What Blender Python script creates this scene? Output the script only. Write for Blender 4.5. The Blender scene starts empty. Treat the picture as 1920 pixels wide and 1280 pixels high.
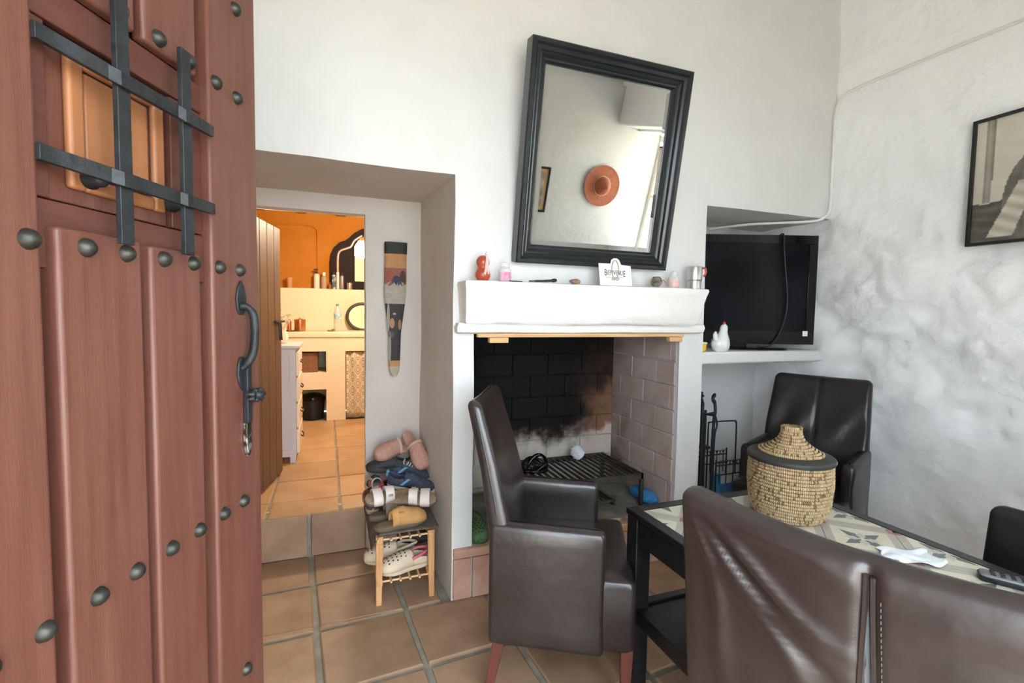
import bpy, math, random
from mathutils import Vector, Matrix, noise
random.seed(7)
PI = math.pi
sc = bpy.context.scene
C = sc.collection

# ---------------------------------------------------------------- camera
CAM_H = 1.40
def cam_basis(pitch, roll, yaw):
    fw = Vector((math.sin(yaw)*math.cos(pitch), math.cos(yaw)*math.cos(pitch), -math.sin(pitch)))
    r = Vector((math.cos(yaw), -math.sin(yaw), 0)); u = r.cross(fw)
    c, s = math.cos(roll), math.sin(roll)
    return c*r + s*u, -s*r + c*u, fw
cr, cu, cf = cam_basis(math.radians(3.37), math.radians(0.9), math.radians(20.55))
cam = bpy.data.objects.new('camera', bpy.data.cameras.new('camera'))
C.objects.link(cam)
m3 = Matrix((cr, cu, -cf)).transposed()
cam.matrix_world = Matrix.Translation((0, 0, CAM_H)) @ m3.to_4x4()
cam.data.sensor_width = 36.0
cam.data.lens = 905/1920*36.0
cam.data.clip_start = 0.02
sc.camera = cam

# ---------------------------------------------------------------- sky, light, exposure
w = bpy.data.worlds.new('sky'); sc.world = w; w.use_nodes = True
nt = w.node_tree; bg = nt.nodes['Background']
bg.inputs[0].default_value = (0.80, 0.91, 1.0, 1); bg.inputs[1].default_value = 4.2
def area(name, loc, rot, sx, sy, power, col, portal=False):
    L = bpy.data.lights.new(name, 'AREA'); L.shape = 'RECTANGLE'; L.size = sx; L.size_y = sy
    L.energy = power; L.color = col
    if portal: L.cycles.is_portal = True
    o = bpy.data.objects.new(name, L); C.objects.link(o); o.location = loc; o.rotation_euler = rot
    return o
area('entrance_portal', (0.375, -0.52, 1.2), (PI/2, 0, PI), 1.9, 2.5, 1, (1, 1, 1), True)     # lets the sky in through the entrance
area('window_portal', (3.34, 0.15, 1.85), (PI/2, 0, PI/2), 1.05, 1.3, 1, (1, 1, 1), True)    # and through the window
sunL = bpy.data.lights.new('sun', 'SUN'); sunL.energy = 9.0; sunL.angle = math.radians(.6); sunL.color = (1.0, .93, .82)
sun = bpy.data.objects.new('sun', sunL); C.objects.link(sun); sun.rotation_euler = (math.radians(-38), 0, math.radians(20))   # high behind the house, lights the terrace only
kl = bpy.data.lights.new('kitchen_bulb', 'POINT'); kl.energy = 44; kl.color = (1.0, 0.84, 0.62); kl.shadow_soft_size = 0.12
vs = sc.view_settings
vs.view_transform = 'Standard'; vs.look = 'None'; vs.exposure = 1.4; vs.gamma = 1.0; vs.use_curve_mapping = False
sc.cycles.use_denoising = True
sc.cycles.max_bounces = 12; sc.cycles.diffuse_bounces = 8
sc.cycles.caustics_reflective = False; sc.cycles.caustics_refractive = False

# ---------------------------------------------------------------- materials
MATS = {}
def mat(name, col, rough=0.6, metal=0.0, col2=None, scale=8.0, bump=0.0, bscale=40.0, spec=0.5, stretch=(1, 1, 1),
        detail=4.0, coat=0.0, trans=0.0, alpha=1.0, emit=None, emit_s=0.0, coords='Object', lo=0.35, hi=0.65, bdetail=4.0):
    if name in MATS: return MATS[name]
    m = bpy.data.materials.new(name); m.use_nodes = True; MATS[name] = m
    t = m.node_tree; N = t.nodes; L = t.links; b = N['Principled BSDF']
    b.inputs['Base Color'].default_value = (*col, 1); b.inputs['Roughness'].default_value = rough
    b.inputs['Metallic'].default_value = metal; b.inputs['Specular IOR Level'].default_value = spec
    b.inputs['Coat Weight'].default_value = coat; b.inputs['Transmission Weight'].default_value = trans
    b.inputs['Alpha'].default_value = alpha
    if emit: b.inputs['Emission Color'].default_value = (*emit, 1); b.inputs['Emission Strength'].default_value = emit_s
    tc = N.new('ShaderNodeTexCoord'); mp = N.new('ShaderNodeMapping'); L.new(tc.outputs[coords], mp.inputs[0])
    mp.inputs['Scale'].default_value = stretch
    m['vec'] = mp.name
    if col2:
        n = N.new('ShaderNodeTexNoise'); n.inputs['Scale'].default_value = scale; n.inputs['Detail'].default_value = detail
        L.new(mp.outputs[0], n.inputs['Vector'])
        r = N.new('ShaderNodeValToRGB'); r.color_ramp.elements[0].position = lo; r.color_ramp.elements[1].position = hi
        r.color_ramp.elements[0].color = (*col, 1); r.color_ramp.elements[1].color = (*col2, 1)
        L.new(n.outputs['Fac'], r.inputs[0]); L.new(r.outputs[0], b.inputs['Base Color'])
    if bump:
        n2 = N.new('ShaderNodeTexNoise'); n2.inputs['Scale'].default_value = bscale; n2.inputs['Detail'].default_value = bdetail
        L.new(mp.outputs[0], n2.inputs['Vector'])
        bm = N.new('ShaderNodeBump'); bm.inputs['Strength'].default_value = bump; bm.inputs['Distance'].default_value = 0.02
        L.new(n2.outputs['Fac'], bm.inputs['Height']); L.new(bm.outputs[0], b.inputs['Normal'])
    return m
def rnd_tint(m, amount=0.12):
    """vary a material a little from one object to the next"""
    t = m.node_tree; b = t.nodes['Principled BSDF']; inp = b.inputs['Base Color']
    src = inp.links[0].from_socket if inp.links else None
    oi = t.nodes.new('ShaderNodeObjectInfo'); mr = t.nodes.new('ShaderNodeMapRange')
    mr.inputs['To Min'].default_value = 1-amount; mr.inputs['To Max'].default_value = 1+amount
    t.links.new(oi.outputs['Random'], mr.inputs['Value'])
    hs = t.nodes.new('ShaderNodeHueSaturation'); t.links.new(mr.outputs[0], hs.inputs['Value'])
    if src: t.links.new(src, hs.inputs['Color'])
    else: hs.inputs['Color'].default_value = inp.default_value
    t.links.new(hs.outputs[0], inp)
    return m
M_plaster = mat('white_plaster', (0.70, 0.70, 0.69), 0.85, col2=(0.735, 0.737, 0.73), scale=3, bump=0.25, bscale=14, spec=0.2, bdetail=6)  # greyed so the back wall reads less lit beside the right wall
M_stone = mat('rough_white_plaster', (0.925, 0.94, 0.94), 0.8, col2=(0.94, 0.955, 0.955), scale=2, bump=0.85, bscale=11, spec=0.2, bdetail=9)  # lightened in colour to stand in for stronger light on the right wall
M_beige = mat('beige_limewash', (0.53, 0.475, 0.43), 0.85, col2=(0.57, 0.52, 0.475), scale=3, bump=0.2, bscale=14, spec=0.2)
M_mantel = mat('mantel_plaster', (0.80, 0.79, 0.76), 0.8, col2=(0.845, 0.835, 0.81), scale=4, bump=0.35, bscale=12, spec=0.2, stretch=(1, 1, 2.2))
M_tile = rnd_tint(mat('terracotta', (0.30, 0.18, 0.105), 0.45, col2=(0.45, 0.30, 0.19), scale=5, bump=0.12, bscale=18, spec=0.4, lo=0.3, hi=0.7), 0.18)
M_ktile = rnd_tint(mat('kitchen_terracotta', (0.42, 0.265, 0.125), 0.4, col2=(0.52, 0.355, 0.19), scale=5, bump=0.1, bscale=18, spec=0.45, lo=0.3, hi=0.7), 0.12)
M_grout = mat('grout', (0.25, 0.23, 0.18), 0.9, col2=(0.35, 0.325, 0.27), scale=12, bump=0.2)
M_leather = mat('brown_leather', (0.019, 0.0125, 0.0115), 0.31, col2=(0.031, 0.0225, 0.021), scale=5, bump=0.09, bscale=18, spec=0.75, bdetail=6)
M_leatherb = mat('black_leather', (0.008, 0.007, 0.007), 0.33, col2=(0.014, 0.011, 0.011), scale=6, bump=0.14, bscale=22, spec=0.5, bdetail=8)
M_stitch = mat('grey_thread', (0.10, 0.09, 0.085), 0.7)
M_zip = mat('grey_gusset', (0.16, 0.18, 0.21), 0.5)
M_cherry = mat('cherry_wood', (0.09, 0.025, 0.017), 0.4, col2=(0.14, 0.043, 0.03), scale=10, stretch=(1, 1, .15))
M_black = mat('black_lacquer', (0.008, 0.008, 0.009), 0.35, col2=(0.014, 0.014, 0.015), scale=20, spec=0.45)
M_iron = mat('black_iron', (0.010, 0.011, 0.013), 0.5, col2=(0.02, 0.022, 0.025), scale=30, bump=0.15, bscale=50, spec=0.35)
M_grate = mat('fire_iron', (0.022, 0.019, 0.017), 0.55, col2=(0.06, 0.05, 0.042), scale=14, bump=0.2, bscale=60)
M_frame = mat('black_frame_paint', (0.008, 0.011, 0.014), 0.3, col2=(0.013, 0.017, 0.021), scale=20, spec=0.6)
M_mirror = mat('mirror_silver', (0.93, 0.95, 0.94), 0.0, 1.0)
M_door = mat('red_brown_wood', (0.105, 0.036, 0.024), 0.42, col2=(0.165, 0.068, 0.047), scale=5, stretch=(9, 9, .6), bump=0.06, bscale=30, spec=0.4, lo=.25, hi=.8)
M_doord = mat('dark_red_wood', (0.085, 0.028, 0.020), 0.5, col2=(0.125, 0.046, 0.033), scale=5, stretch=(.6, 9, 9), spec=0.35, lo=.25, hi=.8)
M_doorg = mat('groove_shade_wood', (0.040, 0.014, 0.010), 0.6, col2=(0.06, 0.022, 0.016), scale=5, stretch=(9, 9, .6))  # painted darker than the planks to imitate shade in the gaps
M_panel = mat('orange_wood', (0.26, 0.098, 0.036), 0.5, col2=(0.32, 0.13, 0.052), scale=4, stretch=(6, 6, .5))
M_stud = mat('bronze_stud', (0.030, 0.030, 0.025), 0.42, 0.6, col2=(0.055, 0.053, 0.045), scale=60)
M_steel = mat('worn_steel', (0.55, 0.53, 0.48), 0.4, 0.9, col2=(0.08, 0.06, 0.045), scale=45, lo=.45, hi=.55)
M_alu = mat('brushed_aluminium', (0.70, 0.70, 0.68), 0.28, 0.9, bump=0.02, bscale=90, stretch=(1, 1, 12))
M_white = mat('white_card', (0.84, 0.84, 0.81), 0.6)
M_ink = mat('black_ink', (0.02, 0.02, 0.02), 0.7)
M_rope = mat('jute', (0.52, 0.47, 0.38), 0.9, col2=(0.40, 0.36, 0.28), scale=120)
M_bamboo = mat('bamboo', (0.60, 0.34, 0.15), 0.5, col2=(0.72, 0.47, 0.25), scale=8, stretch=(.5, 8, 8))
M_pine = mat('pine', (0.52, 0.25, 0.10), 0.5, col2=(0.64, 0.34, 0.15), scale=9, stretch=(8, 8, .8))

# soot-stained fire bricks: the stain has its own place and edge on the back and side of the hearth; side bricks also darken evenly with depth
def brick_mat(name, back):
    m = rnd_tint(mat(name, (0.50, 0.37, 0.32), 0.8, col2=(0.58, 0.46, 0.41), scale=7, bump=0.3, bscale=30, coords='Object', spec=.2), 0.10)
    t = m.node_tree; N = t.nodes; L = t.links; b = N['Principled BSDF']; src = b.inputs['Base Color'].links[0].from_socket
    g = N.new('ShaderNodeNewGeometry'); sp = N.new('ShaderNodeSeparateXYZ'); L.new(g.outputs['Position'], sp.inputs[0])
    n = N.new('ShaderNodeTexNoise'); n.inputs['Scale'].default_value = 4.5; n.inputs['Detail'].default_value = 6; L.new(g.outputs['Position'], n.inputs['Vector'])
    def math_(op, a, bb, c=None):
        k = N.new('ShaderNodeMath'); k.operation = op
        for i, x in enumerate((a, bb, c)):
            if x is None: continue
            if isinstance(x, (int, float)): k.inputs[i].default_value = x
            else: L.new(x, k.inputs[i])
        return k.outputs[0]
    def ramp(x, a, bb):
        r = N.new('ShaderNodeMapRange'); r.interpolation_type = 'SMOOTHSTEP'
        L.new(x, r.inputs['Value']); r.inputs['From Min'].default_value = a; r.inputs['From Max'].default_value = bb
        return r.outputs[0]
    def mix(f, a, col):
        k = N.new('ShaderNodeMix'); k.data_type = 'RGBA'; L.new(f, k.inputs['Factor']); L.new(a, k.inputs['A']); k.inputs['B'].default_value = (*col, 1)
        return k.outputs['Result']
    n3 = N.new('ShaderNodeTexNoise'); n3.inputs['Scale'].default_value = 17; n3.inputs['Detail'].default_value = 8; L.new(g.outputs['Position'], n3.inputs['Vector'])
    nn = math_('MULTIPLY', math_('SUBTRACT', math_('ADD', math_('MULTIPLY', n.outputs['Fac'], .65), math_('MULTIPLY', n3.outputs['Fac'], .35)), 0.5), 0.62)
    if back:
        x = math_('ADD', sp.outputs['X'], nn); z = math_('ADD', sp.outputs['Z'], nn)
        base = mix(ramp(z, 0.78, 0.95), mix(ramp(z, 0.58, 0.66), src, (0.22, 0.115, 0.06)), (0.028, 0.016, 0.010))
        ash = math_('MULTIPLY', ramp(math_('MULTIPLY', z, -1.0), -0.62, -0.52), ramp(n.outputs['Fac'], .34, .52))
        black = math_('MULTIPLY', ramp(math_('MULTIPLY', x, -1.0), -1.82, -1.52), ramp(z, 0.44, 0.68))
        black2 = ramp(math_('ADD', z, math_('MULTIPLY', x, -0.35)), 0.42, 0.70)
        k = math_('MAXIMUM', black, math_('MULTIPLY', black2, .85))
        col = mix(k, mix(ash, base, (0.55, 0.51, 0.43)), (0.006, 0.0055, 0.005))
    else:
        y = math_('ADD', sp.outputs['Y'], nn)
        k = math_('MULTIPLY', ramp(y, 2.72, 2.98), ramp(n.outputs['Fac'], .44, .66))
        col = mix(k, src, (0.04, 0.028, 0.02))
        k2 = math_('MULTIPLY', ramp(sp.outputs['Y'], 2.45, 3.0), 0.45)
        col = mix(k2, col, (0.10, 0.065, 0.045))
    L.new(col, b.inputs['Base Color'])
    return m
M_brickb = brick_mat('sooty_brick', True)
M_bricks = brick_mat('pink_fire_brick', False)
M_mortar = mat('mortar', (0.52, 0.46, 0.41), 0.9, col2=(0.40, 0.34, 0.30), scale=6)
M_mortarb = brick_mat('sooty_mortar', True)
M_soot = mat('soot', (0.008, 0.007, 0.007), 0.9)

# ---------------------------------------------------------------- mesh helpers
class G:
    def __init__(s): s.v = []; s.f = []; s.m = []
    def add(s, v, f, mi=0):
        o = len(s.v); s.v += [tuple(p) for p in v]; s.f += [tuple(i+o for i in q) for q in f]; s.m += [mi]*len(f); return s
    def box(s, x0, x1, y0, y1, z0, z1, mi=0):
        v = [(x0,y0,z0),(x1,y0,z0),(x1,y1,z0),(x0,y1,z0),(x0,y0,z1),(x1,y0,z1),(x1,y1,z1),(x0,y1,z1)]
        return s.add(v, [(0,3,2,1),(4,5,6,7),(0,1,5,4),(1,2,6,5),(2,3,7,6),(3,0,4,7)], mi)
    def loft(s, loops, c0=True, c1=True, mi=0, closed=False):
        n = len(loops[0]); v = [p for l in loops for p in l]; f = []
        R = len(loops)
        for i in range(R if closed else R-1):
            a = i*n; b = ((i+1) % R)*n
            for j in range(n): k = (j+1) % n; f.append((a+j, a+k, b+k, b+j))
        if not closed:
            if c0: f.append(tuple(range(n-1, -1, -1)))
            if c1: f.append(tuple(range((R-1)*n, R*n)))
        return s.add(v, f, mi)
    def tube(s, pts, r, n=8, closed=False, mi=0, flat=None):
        pts = [Vector(p) for p in pts]; R = len(pts)
        rr = r if isinstance(r, (list, tuple)) else [r]*R
        loops = []; prev = None
        for i, p in enumerate(pts):
            a = pts[(i-1) % R] if (closed or i > 0) else p; b = pts[(i+1) % R] if (closed or i < R-1) else p
            t = (b-a).normalized()
            if prev is None:
                ref = Vector((0,0,1)) if abs(t.z) < .9 else Vector((1,0,0))
                x = t.cross(ref).normalized()
            else: x = (prev - t*prev.dot(t)).normalized()
            prev = x; y = t.cross(x)
            k = flat or 1.0
            loops.append([p + x*rr[i]*math.cos(2*PI*j/n)*k + y*rr[i]*math.sin(2*PI*j/n) for j in range(n)])
        return s.loft(loops, closed=closed, mi=mi)
    def lathe(s, prof, n=24, c=(0,0,0), mi=0, axis='z'):
        loops = []
        for r, z in prof:
            l = []
            for j in range(n):
                a = 2*PI*j/n; x, y = max(r, 1e-4)*math.cos(a), max(r, 1e-4)*math.sin(a)
                if axis == 'z': l.append((c[0]+x, c[1]+y, c[2]+z))
                elif axis == '-y': l.append((c[0]+x, c[1]-z, c[2]+y))
                else: l.append((c[0]+z, c[1]+x, c[2]+y))
            loops.append(l)
        return s.loft(loops, mi=mi)
    def prism(s, poly, fn, t0, t1, mi=0):
        return s.loft([[fn(u, v, t0) for u, v in poly], [fn(u, v, t1) for u, v in poly]], mi=mi)
    def grid(s, fn, us, vs_, mi=0, skip=None, flip=False):
        nu, nv = len(us), len(vs_); v = [fn(a, b) for b in vs_ for a in us]; f = []
        for j in range(nv-1):
            for i in range(nu-1):
                if skip and skip((us[i]+us[i+1])/2, (vs_[j]+vs_[j+1])/2): continue
                q = (j*nu+i, j*nu+i+1, (j+1)*nu+i+1, (j+1)*nu+i)
                f.append(q[::-1] if flip else q)
        return s.add(v, f, mi)
    def map(s, fn): s.v = [tuple(fn(Vector(p))) for p in s.v]; return s
    def build(s, name, mats, parent=None, smooth=40, bevel=0, seg=2, solid=0, kind=None, fixn=True):
        me = bpy.data.meshes.new(name); me.from_pydata(s.v, [], s.f)
        for m in (mats if isinstance(mats, (list, tuple)) else [mats]): me.materials.append(m)
        me.polygons.foreach_set('material_index', s.m)
        if fixn:
            import bmesh
            bm = bmesh.new(); bm.from_mesh(me); bmesh.ops.recalc_face_normals(bm, faces=bm.faces); bm.to_mesh(me); bm.free()
        if smooth:
            me.shade_smooth(); me.set_sharp_from_angle(angle=math.radians(smooth))
        o = bpy.data.objects.new(name, me); C.objects.link(o)
        if parent: o.parent = parent
        if bevel:
            b = o.modifiers.new('bevel', 'BEVEL'); b.width = bevel; b.segments = seg; b.limit_method = 'ANGLE'; b.angle_limit = math.radians(50)
        if solid:
            b = o.modifiers.new('solid', 'SOLIDIFY'); b.thickness = solid; b.offset = 0
        if kind: o['kind'] = kind
        return o
def tag(o, label, cat, group=None):
    o['label'] = label; o['category'] = cat
    if group: o['group'] = group
    return o
def thing(name, label, cat, loc=(0,0,0), rz=0, group=None, rot=None):
    o = bpy.data.objects.new(name, None); C.objects.link(o); o.empty_display_size = .05
    o.location = loc; o.rotation_euler = rot or (0, 0, rz)
    return tag(o, label, cat, group) if label else o
def lin(a, b, step):
    n = max(1, int(math.ceil(abs(b-a)/step - 1e-6))); return [a+(b-a)*i/n for i in range(n+1)]
def cuts(pts, step):
    pts = sorted(set(pts)); out = [pts[0]]
    for a, b in zip(pts, pts[1:]): out += lin(a, b, step)[1:]
    return out
def rr(wx, wy, r, n=4, cx=0, cy=0):
    """rounded rectangle outline"""
    out = []
    for sx, sy, a0 in ((1,1,0),(-1,1,PI/2),(-1,-1,PI),(1,-1,1.5*PI)):
        for k in range(n+1):
            a = a0+PI/2*k/n; out.append((cx+sx*(wx/2-r)+r*math.cos(a), cy+sy*(wy/2-r)+r*math.sin(a)))
    return out
def interp(x, xs, ys):
    if x <= xs[0]: return ys[0]
    for a, b, p, q in zip(xs, xs[1:], ys, ys[1:]):
        if x <= b: return p+(q-p)*(x-a)/(b-a)
    return ys[-1]
def smooth_path(pts, n=6):
    P = [Vector(p) for p in pts]; out = []
    for i in range(len(P)-1):
        a = P[max(i-1,0)]; b = P[i]; c = P[i+1]; d = P[min(i+2,len(P)-1)]
        for k in range(n):
            t = k/n
            out.append(.5*((2*b)+(c-a)*t+(2*a-5*b+4*c-d)*t*t+(3*b-a-3*c+d)*t**3))
    return out+[P[-1]]
def clip_poly(poly, x0, x1, y0, y1):
    for ax, lim, sgn in ((0,x0,1),(0,x1,-1),(1,y0,1),(1,y1,-1)):
        out = []
        for i in range(len(poly)):
            a, b = poly[i-1], poly[i]; da, db = sgn*(a[ax]-lim), sgn*(b[ax]-lim)
            if (da >= 0) != (db >= 0):
                t = da/(da-db); out.append((a[0]+(b[0]-a[0])*t, a[1]+(b[1]-a[1])*t))
            if db >= 0: out.append(b)
        poly = out
        if len(poly) < 3: return []
    return poly
def area2(p): return abs(sum(p[i-1][0]*p[i][1]-p[i][0]*p[i-1][1] for i in range(len(p))))/2
def inset(poly, d):
    cx = sum(p[0] for p in poly)/len(poly); cy = sum(p[1] for p in poly)/len(poly)
    out = []
    for x, y in poly:
        l = math.hypot(x-cx, y-cy); k = max(0, 1-d*1.4/max(l, 1e-6)); out.append((cx+(x-cx)*k, cy+(y-cy)*k))
    return out
def dup(o, parent):
    c = o.copy(); C.objects.link(c); c.parent = parent
    for ch in list(o.children): dup(ch, c)
    return c

# ---------------------------------------------------------------- the room
YB, XR, YF, XL, ZC = 2.229, 3.0, -0.35, -0.95, 3.5
def wob(p, a=0.006, s=1.7):
    q = noise.noise_vector(Vector(p)*s)*a + noise.noise_vector(Vector(p)*s*3.1)*a*.35
    return Vector(p)+q
# floor: grout bed with terracotta tiles laid a few degrees off square
fl = G().box(XL-.05, XR+.4, YF-.4, 2.92, -.12, -.012).build('floor', M_grout, kind='structure')
def tiles(parent, name, m, pitch, joint, origin, ang, rect, z0, z1, bev=.006):
    ca, sa = math.cos(ang), math.sin(ang)
    for i in range(-14, 15):
        for j in range(-14, 15):
            q = []
            for u, v in ((0,0),(1,0),(1,1),(0,1)):
                x = i*pitch + (joint/2 if u == 0 else pitch-joint/2) + random.uniform(-.003,.003)
                y = j*pitch + (joint/2 if v == 0 else pitch-joint/2) + random.uniform(-.003,.003)
                q.append((origin[0]+x*ca-y*sa, origin[1]+x*sa+y*ca))
            q = clip_poly(q, *rect)
            if len(q) < 3 or area2(q) < 4e-4: continue
            dz = random.uniform(-.002, .002)
            zz = z1+dz
            qi = inset(q, bev)
            g = G().loft([[(x,y,z0) for x,y in q], [(x,y,zz-bev*.7) for x,y in q], [(x,y,zz) for x,y in qi]])
            g.build(name, m, parent, smooth=0)
tiles(fl, 'floor_tile', M_tile, .39, .026, (-.067, 2.193), math.radians(3.8), (XL, XR-.01, YF, YB-.002), -.02, 0)
tiles(fl, 'floor_tile', M_tile, .39, .026, (-.067, 2.193), math.radians(3.8), (-.60, .49, YB+.002, 2.90), -.02, 0)
tiles(fl, 'floor_tile', M_tile, .39, .026, (-.067, 2.193), math.radians(3.8), (2.03, XR-.02, YB+.002, 2.73), -.02, 0)

# back wall, one plastered skin with the door recess, hearth and television niche cut in
DRX0, DRX1, DRZ = -.62, .54, 2.04          # door recess
FX0, FX1, FZ0, FZ1 = .641, 1.853, .257, 1.312  # hearth opening
NX0, NZ1, NY = 2.015, 2.032, 2.76          # niche
YR = 2.90                                  # back of the door recess
OX0, OX1, OZ = -.50, .183, 1.946           # opening to the kitchen
KZ = .25                                   # kitchen floor height
g = G()
def in_open(x, z):
    return (DRX0 < x < DRX1 and z < DRZ) or (FX0 < x < FX1 and z < FZ1) or (x > NX0 and z < NZ1)
S = .06
g.grid(lambda x, z: (x, YB, z), cuts([XL-.06, DRX0, DRX1, FX0, FX1, NX0, XR+.10], S), cuts([-.03, FZ0, FZ1, DRZ, NZ1, ZC], S), skip=in_open)
XRc = .50
def recess_x(y): return DRX1+(XRc-DRX1)*(y-YB)/(YR-YB)
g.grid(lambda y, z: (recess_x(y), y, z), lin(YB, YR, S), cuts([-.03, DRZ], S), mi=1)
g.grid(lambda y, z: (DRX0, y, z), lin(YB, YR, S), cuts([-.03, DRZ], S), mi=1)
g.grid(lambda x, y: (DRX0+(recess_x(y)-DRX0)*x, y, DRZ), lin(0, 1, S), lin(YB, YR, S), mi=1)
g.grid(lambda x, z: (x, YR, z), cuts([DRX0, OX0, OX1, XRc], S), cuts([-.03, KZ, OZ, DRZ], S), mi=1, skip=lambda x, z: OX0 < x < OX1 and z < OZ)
# thickness of the thin wall round the kitchen opening
g.grid(lambda y, z: (OX1, y, z), lin(YR, YR+.09, .05), lin(KZ, OZ, S)); g.grid(lambda y, z: (OX0, y, z), lin(YR, YR+.09, .05), lin(KZ, OZ, S))
g.grid(lambda x, y: (x, y, OZ), lin(OX0, OX1, S), lin(YR, YR+.09, .05))
# niche
g.grid(lambda y, z: (NX0, y, z), lin(YB, NY, S), lin(-.03, NZ1, S))
g.grid(lambda x, y: (x, y, NZ1), lin(NX0, XR+.1, S), lin(YB, NY, S))
g.grid(lambda x, z: (x, NY, z), lin(NX0, XR+.1, S), lin(-.03, NZ1, S))
g.map(lambda p: wob(p, .007))
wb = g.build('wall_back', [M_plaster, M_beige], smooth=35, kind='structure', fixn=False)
# hearth opening reveals belong to the fireplace below

# right wall: thick, uneven stone under limewash, running on into the niche
WY0, WY1, WZ0, WZ1, WXG = YF, .62, 1.235, 2.47, 3.30
def rough(p):
    p = Vector(p); k = 1.0 if p.z > .2 else .3
    lump = noise.fractal(Vector((p.y*3.0+.6*p.z, p.z*4.2, 5)), .9, 2.1, 5)
    amp = .018 + .030*max(0, min(1, (2.35-p.z)*1.2))*max(0, min(1, (p.z-.65)*3))
    low = noise.noise(Vector((p.y*1.1, p.z*1.1, 9)))*.02
    return Vector((p.x - lump*amp*k + low, p.y, p.z))
g = G()
g.grid(lambda y, z: rough((XR, y, z)), cuts([YF-.01, WY1, NY+.02], .022), cuts([-.03, WZ0, WZ1, ZC], .022), skip=lambda y, z: y < WY1 and WZ0 < z < WZ1)
g.grid(lambda x, z: (x, WY1, z), lin(XR-.01, WXG+.25, .05), lin(WZ0, WZ1, .1))
g.grid(lambda x, y: (x, y, WZ1), lin(XR-.01, WXG+.25, .05), lin(WY0, WY1, .1))
g.grid(lambda x, y: (x, y, WZ0), lin(XR-.01, WXG+.25, .05), lin(WY0, WY1, .1))
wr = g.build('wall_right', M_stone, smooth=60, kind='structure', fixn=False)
G().box(2.73, XR+.02, YF+.01, .66, 2.49, ZC-.01).build('trim_1', M_plaster, bevel=.02, kind='structure')
# entrance wall behind the camera, with the wide entrance and the window jamb
EX0, EX1, EZ = -.56, 1.3, 2.36
g = G()
g.grid(lambda x, z: (x, YF, z), cuts([XL-.05, EX0, EX1, WXG+.25], .08), cuts([-.03, EZ, ZC], .08), skip=lambda x, z: EX0 < x < EX1 and z < EZ)
g.grid(lambda y, z: (EX0, y, z), lin(YF-.13, YF, .065), lin(0, EZ, .1)); g.grid(lambda y, z: (EX1, y, z), lin(YF-.13, YF, .065), lin(0, EZ, .1))
g.grid(lambda x, y: (x, y, EZ), lin(EX0, EX1, .1), lin(YF-.13, YF, .065))
g.map(lambda p: wob(p, .006))
wf = g.build('wall_front', M_plaster, smooth=35, kind='structure', fixn=False)
G().box(XL, -.60, YF+.006, .06, 0, ZC).build('trim_2', M_plaster, bevel=.02, kind='structure')
g = G().grid(lambda y, z: wob((XL, y, z)), lin(YF-.03, YB+.03, .1), lin(-.03, ZC, .1)); g.build('wall_left', M_plaster, kind='structure', fixn=False)
g = G().box(XL-.2, XR+.6, YF-.4, YB+.25, ZC, ZC+.15); g.build('ceiling', M_plaster, kind='structure')

# window in the right wall
win = thing('window_1', None, None, (WXG, (WY0+WY1)/2, WZ0)); win['kind'] = 'structure'
wh, ww = WZ1-WZ0, (WY1-WY0)
M_winwood = mat('window_paint', (0.74, 0.70, 0.60), 0.5, col2=(0.78, 0.75, 0.66), scale=8)
for y0, y1, z0, z1 in ((-ww/2, -ww/2+.05, 0, wh), (ww/2-.05, ww/2, 0, wh), (-ww/2+.05, ww/2-.05, 0, .05), (-ww/2+.05, ww/2-.05, wh-.05, wh), (-.02, .02, .05, wh-.05), (-ww/2+.05, ww/2-.05, wh/2-.015, wh/2+.015)):
    G().box(-.02, .02, y0, y1, z0, z1).build('window_bar', M_winwood, win, bevel=.004)
M_glass = bpy.data.materials.new('window_glass'); M_glass.use_nodes = True
t = M_glass.node_tree; t.nodes.clear()
o_ = t.nodes.new('ShaderNodeOutputMaterial'); mx = t.nodes.new('ShaderNodeMixShader'); tr = t.nodes.new('ShaderNodeBsdfTransparent'); gl = t.nodes.new('ShaderNodeBsdfGlossy')
gl.inputs['Roughness'].default_value = 0.02; mx.inputs[0].default_value = .06
t.links.new(tr.outputs[0], mx.inputs[1]); t.links.new(gl.outputs[0], mx.inputs[2]); t.links.new(mx.outputs[0], o_.inputs[0])
for y0, y1 in ((-ww/2+.05, -.02), (.02, ww/2-.05)):
    for z0, z1 in ((.05, wh/2-.015), (wh/2+.015, wh-.05)):
        G().box(-.002, .002, y0, y1, z0, z1).build('window_pane', M_glass, win, smooth=0)

# ---------------------------------------------------------------- kitchen beyond the opening
YK, YW = 5.337, 5.87
M_orange = mat('orange_limewash', (0.44, 0.165, 0.015), 0.85, col2=(0.50, 0.20, 0.028), scale=2.5, bump=0.15, bscale=14, spec=.2)
M_cream = mat('cream_limewash', (0.80, 0.72, 0.50), 0.85, col2=(0.83, 0.76, 0.56), scale=3, bump=0.15, bscale=14, spec=.2)
M_beam = mat('beam_wood', (0.20, 0.09, 0.035), 0.7, col2=(0.28, 0.14, 0.06), scale=6, stretch=(6, .6, 6))
kf = G().box(-1.3, 1.3, YR+.01, YK+.6, -.1, KZ-.008).build('floor_kitchen', M_grout, kind='structure')
tiles(kf, 'floor_tile', M_ktile, .385, .014, (.041, 3.12), math.radians(.5), (-1.28, 1.28, YR+.004, YK), KZ-.02, KZ, .004)
g = G()
for x0, x1 in ((OX0, -.131), (-.117, OX1)):
    g = G().box(x0+.004, x1-.002, YR-.012, YR+.008, .004, KZ-.008); g.build('step_tile', M_tile, kf, bevel=.004)
G().grid(lambda x, z: (x, 6.0, z), [-1.3, 1.3], [1.5, 2.75]).build('wall_kitchen_back', M_orange, kind='structure', fixn=False)
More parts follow.
